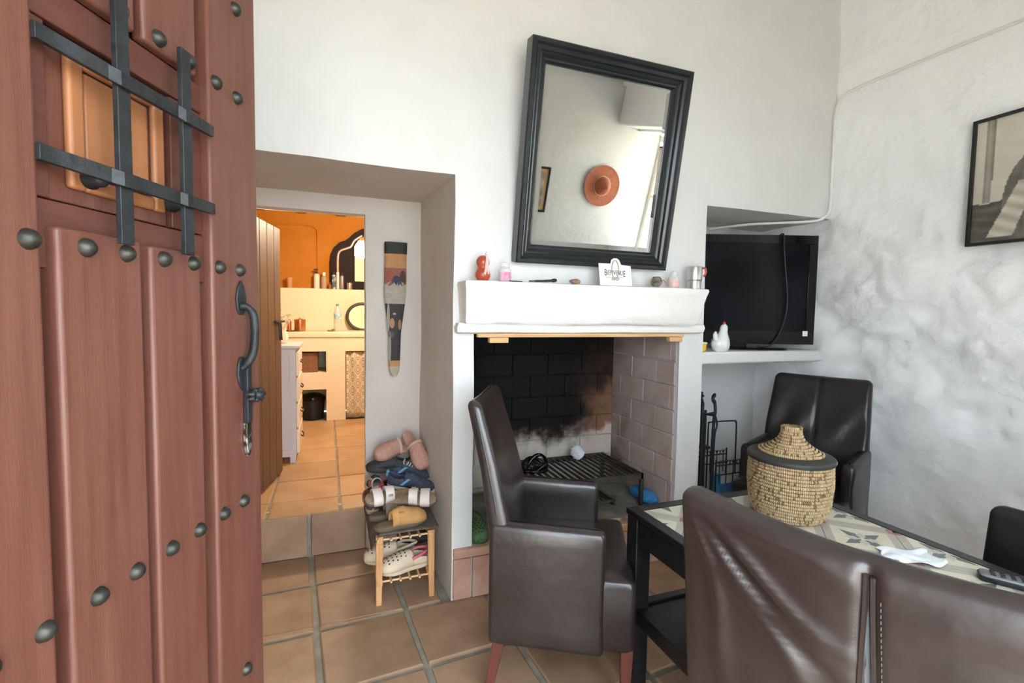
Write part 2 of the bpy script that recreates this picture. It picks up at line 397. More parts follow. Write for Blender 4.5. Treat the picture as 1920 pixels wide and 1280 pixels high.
g = G().grid(lambda x, z: (x, YW, z), lin(-1.3, 1.3, .1), lin(.25, 1.64, .1)).grid(lambda x, y: (x, y, 1.64), lin(-1.3, 1.3, .1), [YW, 6.0])
g.map(lambda p: wob(p, .006)); g.build('wall_kitchen_ledge', M_cream, kind='structure', fixn=False)
g = G().grid(lambda y, z: (-1.3, y, z), [YR+.09, 6.0], [0, 2.75]); g.build('wall_kitchen_left', M_orange, kind='structure', fixn=False)
g = G().grid(lambda y, z: (1.3, y, z), [YR+.09, 6.0], [0, 2.75]); g.build('wall_kitchen_right', M_orange, kind='structure', fixn=False)
g = G().grid(lambda x, z: (x, YR+.092, z), [-1.3, OX0, OX1, 1.3], [0, KZ, OZ, 2.75], skip=lambda x, z: OX0 < x < OX1 and KZ < z < OZ)
g.build('wall_kitchen_front', M_cream, kind='structure', fixn=False)
kc = G().box(-1.3, 1.3, YR+.1, 6.0, 2.62, 2.72).build('ceiling_kitchen', M_orange, kind='structure')
for k in range(6):
    G().box(-1.2+k*.42, -1.09+k*.42, YR+.12, 5.99, 2.48, 2.625).build('ceiling_beam', M_beam, kc, bevel=.012)

# built-in counter with open compartments
ct = thing('kitchen_counter', 'cream plastered kitchen counter with open compartments under a continuous top', 'counter', (0, YK, KZ))
g = G()
def copen(x, z): return (-.45 < x < -.052 and (.505 < z < .725 or z < .33)) or (.137 < x < .80 and z < .725)
g.grid(lambda x, z: (x, 0, z), cuts([-1.29, -.45, -.052, .137, .80, 1.29], .08), cuts([0, .33, .505, .725, .865], .08), skip=copen)
for x in (-.45, -.052, .137, .80): g.grid(lambda y, z: (x, y, z), [0, .50], [0, .865])
for z in (.33, .505, .725): g.grid(lambda x, y: (x, y, z), [-.45, -.052], [0, .5])
g.grid(lambda x, y: (x, y, .725), [.137, .80], [0, .5])
g.build('front', M_cream, ct, fixn=False)
G().box(-1.29, 1.29, -.012, .525, .865, .926).build('worktop', M_cream, ct, bevel=.012)
# plank door opened into the kitchen
M_kdoor = mat('brown_plank', (0.085, 0.05, 0.027), 0.5, col2=(0.15, 0.095, 0.055), scale=5, stretch=(9, 9, .6), lo=.25, hi=.8)
d2 = thing('door_2', None, None, (-.475, YR+.13, KZ+.012), math.atan2(3.711-3.03, -.345+.475)); d2['kind'] = 'structure'; d2['label'] = 'brown plank door swung open into the kitchen'
LD = .69
for k in range(5):
    G().box(k*LD/5+.002, (k+1)*LD/5-.002, -.02, .02, 0, 1.70-.012).build('plank', M_kdoor, d2, bevel=.006)
for z in (.25, 1.40): G().box(.03, LD-.03, .021, .042, z, z+.09).build('ledge_board', M_kdoor, d2, bevel=.004)
lt = G().tube([(.53, -.03, 1.055), (.72, -.03, 1.055)], .008).tube([(.56,-.03,1.055),(.56,-.02,1.055)], .01).build('latch_bar', M_stud, d2)
G().tube(smooth_path([(.60,-.03,1.05),(.598,-.035,1.0),(.602,-.035,.96),(.612,-.035,.93)]), .005).build('latch_drop', M_stud, lt)
G().tube(smooth_path([(.64,-.03,1.05),(.638,-.035,1.0),(.642,-.035,.96),(.65,-.035,.93)]), .005).build('latch_drop', M_stud, lt)

# ---------------------------------------------------------------- fireplace
fp = thing('fireplace', 'whitewashed open fireplace with sooty brick hearth and flared plaster mantel', 'fireplace', (1.25, YB, 0))
def L_(p): return (p[0]-1.25, p[1]-YB, p[2])
FY = 2.905
def lbox(x0, x1, y0, y1, z0, z1, g=None): return (g or G()).box(x0-1.25, x1-1.25, y0-YB, y1-YB, z0, z1)
lbox(FX0-.005, FX1+.005, YB-.002, FY+.1, .12, FZ0-.012).build('hearth_slab', mat('hearth_stone', (0.14, 0.125, 0.11), 0.8, col2=(0.30, 0.275, 0.24), scale=7, bump=.2), fp)
lbox(FX0, FX1, YB-.012, YB+.06, .225, FZ0-.004).build('hearth_lip', mat('lip_stone', (0.30, 0.16, 0.10), 0.7, col2=(0.62, 0.57, 0.50), scale=9, lo=.45, hi=.55), fp, bevel=.006)
mb = lbox(FX0-.06, FX1+.06, FY+.012, FY+.07, .2, 1.9); lbox(FX0-.06, FX0-.012, YB+.01, FY+.03, .2, 1.9, mb)
mb.build('mortar_bed', M_mortarb, fp, smooth=0)
lbox(FX1+.006, FX1+.06, YB+.03, FY+.03, .2, 1.9).build('mortar_bed', M_mortar, fp, smooth=0)
lbox(FX0-.06, FX1+.06, YB+.012, FY+.08, 1.9, 1.95).build('flue_top', M_soot, fp, smooth=0)
# plaster returns at the sides of the opening
lbox(FX0-.03, FX0-.004, YB+.004, YB+.03, FZ0, FZ1).build('plaster_return', M_plaster, fp, smooth=0)
lbox(FX1+.004, FX1+.03, YB+.004, YB+.03, FZ0, FZ1).build('plaster_return', M_plaster, fp, smooth=0)
# bricks
CP, BL = .143, .253
z = .277-CP; row = 0
def bshape(a, b, c, d, z0, z1, m):
    j = .0035
    g = lbox(a+j*(b-a > c*0+.06), b-j*(b-a > .06), c+j*(d-c > .06), d-j*(d-c > .06), z0+j, z1-j)
    g.build('brick', m, fp, smooth=0, bevel=.003, seg=1)
while z < 1.88:
    z0, z1 = max(z, .25), min(z+CP, 1.89)
    off = (row % 2)*BL/2
    y = FY - off - BL*.2
    ys = [YB+.03]; yy = FY+.028-off
    marks = []
    while yy > YB+.03: marks.append(yy); yy -= BL
    marks = sorted(set([YB+.03, FY+.028]+marks)); marks = [m for i, m in enumerate(marks) if i == 0 or m-marks[i-1] > .03]
    for a, b in zip(marks, marks[1:]):
        e = random.uniform(-.003, .003)
        bshape(FX1+e, FX1+.03, a, b, z0, z1, M_bricks)
        bshape(FX0-.03, FX0-e, a, b, z0, z1, M_brickb)
    xs = [FX0]; xx = FX1-off-(.0 if off else BL)
    marks = []
    while xx > FX0: marks.append(xx); xx -= BL
    marks = sorted(set([FX0, FX1]+marks)); marks = [m for i, m in enumerate(marks) if i == 0 or m-marks[i-1] > .03]
    for a, b in zip(marks, marks[1:]):
        e = random.uniform(-.003, .003)
        bshape(a, b, FY+e, FY+.03, z0, z1, M_brickb)
    z += CP; row += 1
# tiled plinth under the hearth
px0 = .545
M_ptile = rnd_tint(mat('plinth_tile', (0.46, 0.25, 0.17), 0.5, col2=(0.58, 0.37, 0.29), scale=6, bump=.1, bscale=20), .12)
for k, (a, b) in enumerate(((.545, .632), (.640, .93), (.938, 1.228), (1.236, 1.526), (1.534, 1.82), (1.828, 1.98))):
    lbox(a, b, YB-.022, YB+.003, .004, .205).build('plinth_tile', M_ptile, fp, bevel=.004)
for a, b in ((.545, .80), (.806, 1.10), (1.106, 1.40), (1.406, 1.70), (1.706, 1.98)):
    lbox(a, b, YB-.03, YB+.003, .211, .255).build('plinth_trim', M_ptile, fp, bevel=.006)
# mantel: flared body over a rough lip
def mant(sec, n=36):
    g = G(); loops = []
    for (x0, x1, yf, z) in sec:
        l = []
        for x, y in [(x0+(x1-x0)*i/n, yf) for i in range(n+1)] + [(x1, yf+(YB+.01-yf)*i/4) for i in range(1, 5)] + [(x1+(x0-x1)*i/n, YB+.01) for i in range(1, n+1)] + [(x0, YB+.01+(yf-YB-.01)*i/4) for i in range(1, 4)]:
            l.append((x-1.25, y-YB, z))
        loops.append(l)
    g.loft(loops)
    def f(p):
        q = noise.noise_vector(Vector((p.x*2.2+3, p.y*2, p.z*5)))
        q2 = noise.noise_vector(Vector((p.x*7+3, p.y*7, p.z*9)))
        k = 1 if p.y < -.002 else 0
        return Vector((p.x+q.x*.006*k, p.y+(q.y*.007+q2.y*.003)*k, p.z+(q.z*.004+q2.z*.002)*k))
    return g.map(f)
mant([(.575, 1.865, 2.132, 1.346), (.568, 1.875, 2.118, 1.36), (.566, 1.88, 2.106, 1.40), (.562, 1.89, 2.094, 1.45), (.560, 1.90, 2.084, 1.50), (.556, 1.908, 2.074, 1.53), (.560, 1.906, 2.078, 1.541), (.575, 1.89, 2.095, 1.545)]).build('mantel', M_mantel, fp, smooth=45)
mant([(.555, 1.965, 2.195, 1.300), (.545, 1.972, 2.172, 1.308), (.542, 1.975, 2.166, 1.330), (.55, 1.97, 2.170, 1.348)]).build('mantel_lip', M_mantel, fp, smooth=45)
bs = lbox(.648, 1.845, YB-.045, YB-.012, 1.282, 1.301).build('bamboo_strip', M_bamboo, fp, bevel=.004)
for a, b in ((.705, .80), (1.745, 1.83)): lbox(a, b, YB-.05, YB-.016, 1.256, 1.281).build('wooden_block', M_bamboo, fp, bevel=.003)

# television shelf across the niche
def shelf_w(p):
    return wob(p, .004)
g = G().box(NX0+.004, XR+.02, YB+.004, NY-.002, 1.118, 1.19).build('niche_shelf', M_plaster, bevel=.012)
tag(g, 'white plastered shelf slab spanning the niche beneath the television', 'shelf')

# ---------------------------------------------------------------- open front door
K = 1.143; DW = 1.15
ang = math.radians(22.4); DD = Vector((math.sin(ang), math.cos(ang), 0))
edge = Vector((-.1497, 1.2, 0)); hinge = edge-DD*DW-Vector((DD.y, -DD.x, 0))*.022
d1 = thing('door_1', None, None, hinge, math.atan2(DD.y, DD.x)); d1['kind'] = 'structure'
d1['label'] = 'open red-brown wooden front door with iron grille and studs'
def sx(s): return DW+s*K
def zz(z): return CAM_H+(z-CAM_H)*K
ZT = 2.06
PD = .596; XC = DW-1.052
def px_(s, o): return XC+(sx(s)-XC)*(1-o/PD)     # keep the sight line of a mark at depth o in front of the planks
def pz_(z, o): return CAM_H+(zz(z)-CAM_H)*(1-o/PD)
def dbox(s0, s1, z0, z1, t0, t1): return G().box(sx(s0), sx(s1), -t1, -t0, z0, z1)
sL = -DW/K
# backing boards, front face at local y = 0 (seen side looks towards -y)
for k in range(6):
    a = sL+(-sL)*k/6; b = sL+(-sL)*(k+1)/6
    dbox(a+.001, b-.001, .02, ZT-.01, -.040, -.0225).build('backing_board', M_door, d1, bevel=.003)
def plank(name, s0, s1, z0, z1, t0, t1, m=M_door, bev=.006):
    return dbox(s0, s1, z0, z1, t0, t1).build(name, m, d1, bevel=bev, seg=3)
plank('stile', sL, -.416, .02, ZT, -.012, .022)
plank('stile', -.136, 0.0, .02, ZT, -.012, .022)
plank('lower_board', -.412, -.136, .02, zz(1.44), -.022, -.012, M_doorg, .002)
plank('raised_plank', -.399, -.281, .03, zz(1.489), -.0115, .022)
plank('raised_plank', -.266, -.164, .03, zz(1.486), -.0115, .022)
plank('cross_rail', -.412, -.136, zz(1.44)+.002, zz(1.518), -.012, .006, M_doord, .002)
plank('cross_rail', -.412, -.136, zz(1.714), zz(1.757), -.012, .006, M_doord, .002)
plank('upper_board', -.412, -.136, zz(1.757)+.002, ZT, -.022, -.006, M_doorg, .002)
plank('raised_plank', -.399, -.281, zz(1.758), ZT-.02, .0, .022)
plank('raised_plank', -.268, -.164, zz(1.758), ZT-.02, .0, .022)
plank('window_stile', -.412, -.389, zz(1.52), zz(1.713), -.012, .004, M_doord, .002)
plank('window_stile', -.202, -.136, zz(1.52), zz(1.713), -.012, .004, M_doord, .002)
sh = plank('shutter_frame', -.386, -.205, zz(1.521), zz(1.712), -.014, -.004, M_door, .002)
for a, b, c, d in ((-.366, -.345, 1.538, 1.700), (-.238, -.218, 1.538, 1.700)):
    plank('shutter_moulding', a, b, zz(c), zz(d), -.004, .008, M_panel, .005)
plank('shutter_moulding', -.345, -.238, zz(1.538), zz(1.556), -.004, .008, M_panel, .005)
plank('shutter_moulding', -.345, -.238, zz(1.682), zz(1.700), -.004, .008, M_panel, .005)
plank('shutter_panel', -.340, -.243, zz(1.558), zz(1.680), -.004, .002, M_panel, .003)
def stud(s, z, t, r=.0125):
    prof = [(r*1.05, 0), (r, r*.18), (r*.86, r*.5), (r*.6, r*.8), (r*.3, r*.96), (0, r)]
    return G().lathe(prof, 14, (sx(s), -t, zz(z)), axis='-y').build('stud', M_stud, d1, smooth=60)
for s in (-.487, -.430): stud(s, 1.469, .022); stud(s, 1.045, .022)
for s in (-.364, -.307, -.243, -.182): stud(s, 1.469, .022); stud(s, 1.045, .022); stud(s, 1.773, .022)
for s in (-.119, -.062): stud(s, 1.469, .022); stud(s, 1.045, .022); stud(s, 1.771, .022)
stud(-.062, 1.922, .022); stud(-.119, 1.922, .022); stud(-.43, 1.771, .022); stud(-.487, 1.771, .022)
for z in (.72, .38): [stud(s, z, .022) for s in (-.43, -.364, -.307, -.243, -.182, -.119, -.062)]
for s, z in ((-.345, 1.553), (-.212, 1.553)):
    G().lathe([(.013,0),(.014,.006),(.010,.014),(.011,.02),(.006,.026),(0,.027)], 12, (sx(s), -.008, zz(z)), axis='-y').build('bolt', M_iron, d1, smooth=60)
# iron grille: two uprights and two bowed cross bars
def strip(path, wz, th, g):
    """flat bar following a path in the door's (s, out) plane with height wz"""
    loops = []
    P = [Vector(p) for p in path]
    for i, p in enumerate(P):
        a = P[max(i-1,0)]; b = P[min(i+1,len(P)-1)]; t = (b-a); t.normalize(); n = Vector((t.y, -t.x, 0))
        loops.append([p+n*th/2+Vector((0,0,wz/2)), p-n*th/2+Vector((0,0,wz/2)), p-n*th/2-Vector((0,0,wz/2)), p+n*th/2-Vector((0,0,wz/2))])
    return g.loft(loops)
OUT = .045
for s, z0, z1 in ((-.309, 1.484, 1.80), (-.195, 1.484, 1.783)):
    G().box(px_(s, OUT-.02)-.011, px_(s, OUT-.02)+.011, -OUT-.008, -OUT+.000, pz_(z0, OUT-.02)-.004, pz_(z1, OUT-.02)).build('grille_upright', M_iron, d1, bevel=.001)
for z in (1.688, 1.563):
    g = G(); path = [(sx(-.418), -.0225), (sx(-.408), -.0225), (sx(-.395), -.027), (sx(-.380), -.036), (sx(-.365), -OUT+.004), (sx(-.35), -OUT-.002)]
    for s in (-.309, -.195):
        xs_ = px_(s, OUT-.02); path += [(xs_-.019, -OUT-.003), (xs_-.012, -OUT-.012), (xs_+.012, -OUT-.012), (xs_+.019, -OUT-.003)]
    path += [(sx(-.178), -OUT-.002), (sx(-.165), -.042), (sx(-.152), -.034), (sx(-.142), -.026), (sx(-.132), -.0225)]
    strip([(x, y, pz_(z, max(0, -y-.022))) for x, y in path], .02, .008, g)
    g.build('grille_crossbar', M_iron, d1, smooth=30, bevel=.001)
# thumb handle
hs = -.062
def leaf(zc, up):
    pts = [(0, .045), (.012, .028), (.017, .008), (.014, -.014), (.006, -.026), (-.006, -.026), (-.014, -.014), (-.017, .008), (-.012, .028)]
    return G().prism([(u, v*up) for u, v in pts], lambda u, v, t: (sx(hs)+u, -t, zc+v), .021, .027)
hd = leaf(zz(1.412), 1).build('handle', M_iron, d1, bevel=.002)
leaf(zz(1.290), -1).build('handle_plate', M_iron, hd, bevel=.002)
G().tube(smooth_path([(sx(hs), -.025, zz(1.405)), (sx(hs)+.004, -.036, zz(1.403)), (sx(hs)+.008, -.046, zz(1.388)), (sx(hs)+.008, -.048, zz(1.35)), (sx(hs)+.006, -.044, zz(1.318)), (sx(hs)+.002, -.032, zz(1.298)), (sx(hs), -.024, zz(1.292))]), [.008]*4+[.0075]*6+[.0085]*20+[.007]*7, 10).build('grip', M_iron, hd, smooth=60)
lk = G().box(sx(-.052)-.008, sx(-.052)+.008, -.034, -.0225, zz(1.19), zz(1.298)).build('lock_strip', M_iron, d1, bevel=.002)
g = G().prism([(-.008,.0),(.008,.0),(.009,-.045),(.005,-.062),(0,-.074),(-.005,-.062),(-.009,-.045)], lambda u, v, t: (sx(-.052)+u, -t, zz(1.19)+v), .0225, .031)
g.build('lock_tip', M_steel, lk, bevel=.001)
g = G()
for k in range(7):
    a = 2*PI*k/7
    g.tube([(sx(-.052), -.036, zz(1.242)), (sx(-.052)+.012*math.cos(a), -.046, zz(1.242)+.008*math.sin(a)), (sx(-.052)+.024*math.cos(a), -.050, zz(1.242)+.012*math.sin(a)), (sx(-.052)+.028*math.cos(a), -.045, zz(1.242)+.013*math.sin(a))], [.006,.008,.006,.002], 7)
g.lathe([(.012,.03),(.011,.05),(.006,.06),(0,.062)], 12, (sx(-.052), 0, zz(1.242)), axis='-y')
g.build('rosette_knob', M_iron, lk, smooth=60)
for z in (.25, 1.7): G().tube([(-.012, -.0, z), (-.012, 0, z+.12)], .012, 10).build('hinge_knuckle', M_iron, d1)

# ---------------------------------------------------------------- wall mirror, hung leaning forward
mw, mh, mt = .868, .979, .088
tilt = math.atan2(.17, .964)
mr = thing('wall_mirror', 'large mirror in a black moulded frame leaning out from the wall above the mantel', 'mirror', (1.2585, 2.19, 1.645), rot=(tilt, 0, 0))
prof = [(0, .045), (0, -.022), (.006, -.028), (.022, -.028), (.030, -.018), (.034, -.019), (.046, -.013), (.050, -.004), (.056, -.005), (.066, .002), (.070, .008), (.078, .009), (.084, .016), (.088, .020), (.088, .045)]
def rail(side):
    loops = []
    for d, y in prof:
        if side in 'bt':
            zz_ = d if side == 'b' else mh-d
            loops.append([(-mw/2+d, y, zz_), (mw/2-d, y, zz_)])
        else:
            xx = -mw/2+d if side == 'l' else mw/2-d
            loops.append([(xx, y, d), (xx, y, mh-d)])
    g = G(); A = [l[0] for l in loops]; B = [l[1] for l in loops]
    return g.loft([A, B])
for s in 'btlr': rail(s).build('frame_rail', M_frame, mr, smooth=25, bevel=.0008, seg=1)
bw = .024; gx, gz = mw/2-.0875, .0875
g = G(); y0 = .024
O = [(-gx, gz), (gx, gz), (gx, mh-gz), (-gx, mh-gz)]; I = [(-gx+bw, gz+bw), (gx-bw, gz+bw), (gx-bw, mh-gz-bw), (-gx+bw, mh-gz-bw)]
v = [(x, y0+.0016, z) for x, z in O]+[(x, y0, z) for x, z in I]
g.add(v, [(0,1,5,4),(1,2,6,5),(2,3,7,6),(3,0,4,7),(4,5,6,7)])
g.build('mirror_glass', M_mirror, mr, smooth=0, fixn=False)
G().box(-mw/2+.03, mw/2-.03, .030, .043, .03, mh-.03).build('backing', M_black, mr)

# ---------------------------------------------------------------- leather chairs
def chair(name, label, loc, rz, leather, arms=True, top=1.09, wid=.55, topw=.50, depth=.54, zb=.22, lean=.12, dip=.02, seat_z0=None, legs=M_cherry, leg_in=.0, back_th=.085, folds=None, seam=None, group=None, seat_top=.48, arm_len=.41, arm_h=.66, seat_cut=0, res=1):
    t = thing(name, label, 'chair', loc, rz, group)
    x0 = -depth/2; x1 = depth/2
    zs0 = seat_z0 if seat_z0 is not None else zb
    # seat
    g = G(); loops = []
    r = .022
    for k, (z, e) in enumerate([(zs0, .012), (zs0+.012, .002), (zs0+.03, 0), ((zs0+seat_top)/2, -.001), (seat_top-.03, .0), (seat_top-.012, .004), (seat_top-.003, .012), (seat_top, .028), (seat_top+.006, .10)]):
        loops.append([(x, y, z) for x, y in rr(depth-.02-seat_cut-2*e, wid-.012-2*e, max(r, .012), 4, (x0+x1)/2+.01-seat_cut/2, 0)])
    g.loft(loops).build('seat', leather, t, smooth=50)
    # backrest
    g = G(); rows = []
    zarm = arm_h
    N = 34*res
    for i in range(N):
        v = i/(N-1); rows.append((v, 0))
    rt = .030
    hh = []
    for i in range(N): hh.append((zb+(top-rt-zb)*i/(N-1), 0))
    for k in range(1, 6):
        a = k/5*PI/2; hh.append((top-rt+rt*math.sin(a), rt*(1-math.cos(a))))
    loops = []
    for z, e in hh:
        f = max(0, (z-zarm+.06)/(top-zarm+.06)); lx = -lean*(f**1.15)
        wz = wid-.004 - (wid-topw)*min(1, f)
        th = back_th - .03*min(1, f)
        pts = rr(max(th-2*e*.9, .006), max(wz-2*e*1.1, .02), max(min(.024, (th-2*e*.9)/2-.001), .002), 4, 0, 0)
        # resample the long sides so the sheet can crease
        out = []
        for a, b in zip(pts, pts[1:]+pts[:1]):
            n = 36*res if abs(b[1]-a[1]) > .1 else 1
            for q in range(n): out.append((a[0]+(b[0]-a[0])*q/n, a[1]+(b[1]-a[1])*q/n))
        l = []
        for x, y in out:
            u = y/(wz/2); zz2 = z - dip*(1-u*u)*max(0, min(1, f))
            cx = x0+back_th/2+lx + .018*(u*u)*min(1, f) - .009*min(1, f)
            l.append((cx+x, y, zz2))
        loops.append(l)
    g.loft(loops)
    if folds: g.map(folds)
    g.build('backrest', leather, t, smooth=60)
    # arms / side panels
    if arms:
        for s in (-1, 1):
            g = G(); th = .062; loops = []
            for z, e in [(zb-.004, .012), (zb+.004, .003), (zb+.02, 0)]+[(zb+.02+(arm_h-.045-zb)*k/8, 0) for k in range(1, 9)]+[(arm_h-.012, .004), (arm_h-.003, .012), (arm_h, .024)]:
                L2 = arm_len
                dz = -.012*0
                l = []
                for x, y in rr(L2-2*e, th-2*e, max(.02-e*.4, .005), 4, x0+L2/2+.002, s*(wid/2-th/2+.004)):
                    l.append((x, y, z-(x-x0)*.03))
                loops.append(l)
            g.loft(loops)
            g.map(lambda p: p+Vector((0, noise.noise(p*7)*.006, noise.noise(p*5+Vector((3,1,2)))*.003)))
            g.build('arm', leather, t, smooth=50)
    for sx_ in (-1, 1):
        for s in (-1, 1):
            cx = (x0+.045+leg_in if sx_ < 0 else x1-.045-leg_in); cy = s*(wid/2-.045-leg_in*.4); g = G()
            sp = -.045 if sx_ < 0 else .0
            g.loft([[(cx+sp+x, cy+y, 0) for x, y in rr(.030, .030, .004, 2)], [(cx+x, cy+y, zs0+.02) for x, y in rr(.046, .046, .005, 2)]])
            g.build('leg', legs, t)
    if seam: seam(t, x0, lean, back_th)
    return t
# left armchair
f = Vector((.885, -.466)); lf = Vector((.466, .885)); nr = Vector((.531, 1.576))
c = nr+f*.252+lf*.275
ch = chair('armchair', 'dark brown leather armchair beside the fireplace with one arm towards the hearth', (c.x, c.y, 0), math.atan2(f.y, f.x), M_leather, top=1.085, topw=.46, seat_cut=.02, folds=lambda p: p+Vector((noise.noise(p*6)*.004, 0, 0)))
for s in (-1, 1):
    pf_ = lambda z: max(0, (z-.60)/.485)
    G().tube(smooth_path([(-.27+.0425-.12*pf_(z)**1.15+.009*pf_(z), s*((.546-.09*pf_(z))/2-.001), z) for z in (.68, .75, .83, .9, .97, 1.04)], 4), .0032, 6).build('piping', M_leather, ch)
# chair in front of the lens, seen from behind
fa = math.radians(21); f = Vector((math.cos(fa), math.sin(fa))); tc = Vector((.61, .381))
def folds_a(p):
    c = Vector((-.26, .25, 1.10)); d = Vector((0, p.y-c.y, p.z-c.z)); r = d.length
    th = math.atan2(-d.z, -d.y+1e-6)
    q = 0; on = min(1, max(0, (p.y+.01)/.06))
    for a_, A_, w_, L_2 in ((12, .006, .030, .34), (27, .009, .034, .42), (41, .0075, .030, .40), (55, .009, .040, .45), (70, .006, .05, .35), (34, -.005, .02, .36), (48, -.006, .022, .40)):
        dd = r*math.sin(th-math.radians(a_)+.12*math.sin(r*14+a_)); ww_ = .005+w_*r
        q -= A_*math.exp(-(dd/ww_)**2)*min(1, r/.10)*math.exp(-(r/L_2)**3)*on
    on2 = min(1, max(0, (-p.y-.02)/.06))
    q -= .004*math.exp(-((p.z-1.03+.25*p.y)/.02)**2)*on2+.003*math.exp(-((p.z-.985+.1*p.y)/.03)**2)*on2
    q += .009*math.exp(-(p.y/.010)**2)*(1 if p.z < 1.09 else .4)
    q += noise.noise(Vector((p.y*9, p.z*9, 2)))*.0025
    side = 1 if p.x < -.2-.05 else 1
    return p+Vector((q, 0, 0))
def seam_a(t, x0, lean, th):
    def xr(z): return x0+th/2-lean*(max(0, (z-.60)/.52))**1.15-.009-(th-.03*min(1, max(0, (z-.6)/.52)))/2
    for s in (-1, 1):
        pts = [(xr(z)+.0035, s*(.0035+.010*max(0, (1.06-z))/.3), z) for z in (1.083, 1.04, 1.0, .95, .9, .8, .6, .4)]
        G().tube(smooth_path(pts, 3), .0032, 6).build('seam_piping', M_leather, t)
        g = G()
        for k in range(60):
            z = 1.05-k*.008; y = s*(.0125+.010*max(0, (1.06-z))/.3); x = xr(z)-.0002+.0012
            g.box(x-.0004, x+.002, y-.0005, y+.0005, z, z+.0045)
        g.build('stitching', M_stitch, t, smooth=0, kind='stuff')
    G().loft([[(xr(z)+.008, -(.004+.010*max(0, 1.06-z)/.3), z), (xr(z)+.008, (.004+.010*max(0, 1.06-z)/.3), z), (xr(z)+.014, 0, z)] for z in (1.07, .98, .9, .7, .4)]).build('seam_gusset', M_zip, t)
bc = tc+f*.07
c = bc+f*.22
chair('side_chair', 'brown leather side chair with a stitched back seam, drawn up to the tiled table', (c.x, c.y, 0), fa, M_leather, arms=False, top=1.125, dip=.022, lean=.075, depth=.44, seat_z0=.36, leg_in=.03, topw=.535, wid=.53, res=3, folds=folds_a, seam=seam_a)
# armchair in the corner
f = Vector((math.cos(math.radians(203)), math.sin(math.radians(203)))); lf = Vector((-f.y, f.x))
tcn = Vector((2.678, 2.328))+lf*.285; c = tcn+f*(.12+.27-.04)
def folds_b(p):
    q = (math.sin((p.y*1.0-p.z*.55)*34+noise.noise(p*4)*2.2))*.006*max(0, min(1, (1.02-p.z)*4))*max(0, min(1, (p.z-.45)*5))
    q += -.008*math.exp(-(p.y/.010)**2)
    return p+Vector((q, 0, 0))
def seam_b(t, x0, lean, th):
    G().tube([(x0+th/2-lean*(max(0, (z-.60)/.46))**1.15-.009+(th-.03*min(1, max(0, (z-.6)/.46)))/2-.004, 0, z) for z in (1.03, .95, .85, .75, .65, .55)], .004, 6).build('seam_piping', M_leatherb, t)
chair('armchair', 'black creased leather armchair in the corner below the television', (c.x, c.y, 0), math.atan2(f.y, f.x), M_leatherb, top=1.05, topw=.51, dip=.004, arm_h=.675, folds=folds_b, seam=seam_b)
# low black chair on the far side of the table
chair('side_chair', 'low black chair with rounded backrest against the right side of the table', (2.035-.17, .914-.265, 0), PI, M_leatherb, arms=False, top=.80, dip=.0, lean=.03, depth=.40, seat_z0=.37, seat_top=.45, leg_in=.03, topw=.51, wid=.52, zb=.36, arm_h=.5, legs=M_black)

# ---------------------------------------------------------------- tiled table
TX0, TX1, TY0, TY1, TZ = 1.032, 1.836, .16, 1.505, .68
tb = thing('tiled_table', 'black wooden table with a cream and grey star-patterned tile top', 'table', (TX0, TY0, 0))
W_, D_ = TX1-TX0, TY1-TY0
def tbox(x0, x1, y0, y1, z0, z1): return G().box(x0, x1, y0, y1, z0, z1)
RW = .045
for x0, x1, y0, y1 in ((0, RW, 0, D_), (W_-RW, W_, 0, D_), (RW, W_-RW, 0, RW), (RW, W_-RW, D_-RW, D_)):
    tbox(x0, x1, y0, y1, TZ-.022, TZ).build('top_rail', M_black, tb, bevel=.003)
for x0, x1, y0, y1 in ((.006, .03, .06, D_-.06), (W_-.03, W_-.006, .06, D_-.06), (.06, W_-.06, .006, .03), (.06, W_-.06, D_-.03, D_-.006)):
    tbox(x0, x1, y0, y1, TZ-.11, TZ-.022).build('apron', M_black, tb, bevel=.002)
for x in (.004, W_-.066):
    for y in (.004, D_-.066): tbox(x, x+.062, y, y+.062, 0, TZ-.022).build('leg', M_black, tb, bevel=.003)
tbox(.03, W_-.03, .03, D_-.03, .285, .312).build('lower_shelf', M_black, tb, bevel=.003)
for x in (.012, W_-.042): tbox(x, x+.03, .066, D_-.066, .265, .322).build('shelf_rail', M_black, tb, bevel=.002)
tbox(.066, W_-.066, D_-.045, D_-.012, .265, .322).build('shelf_rail', M_black, tb, bevel=.002)
tbox(RW, W_-RW, RW, D_-RW, TZ-.020, TZ-.0075).build('tile_bed', mat('tile_bed_grey', (0.40, 0.38, 0.33), .9), tb)
T_cream = mat('tile_cream', (0.58, 0.54, 0.42), .35, col2=(0.62, 0.58, 0.465), scale=12, spec=.5)
T_grey = mat('tile_grey', (0.36, 0.34, 0.285), .35, col2=(0.41, 0.385, 0.33), scale=12, spec=.5)
T_dark = mat('tile_dark', (0.115, 0.125, 0.115), .35, spec=.5)
T_red = mat('tile_red', (0.30, 0.11, 0.09), .35, spec=.5)
T_lgrey = mat('tile_pale_grey', (0.46, 0.45, 0.40), .35, spec=.5)
hd_ = .1525
A0 = Vector((1.17-TX0, 1.19-TY0))
rect = (RW+.001, W_-RW-.001, RW+.001, D_-RW-.001)
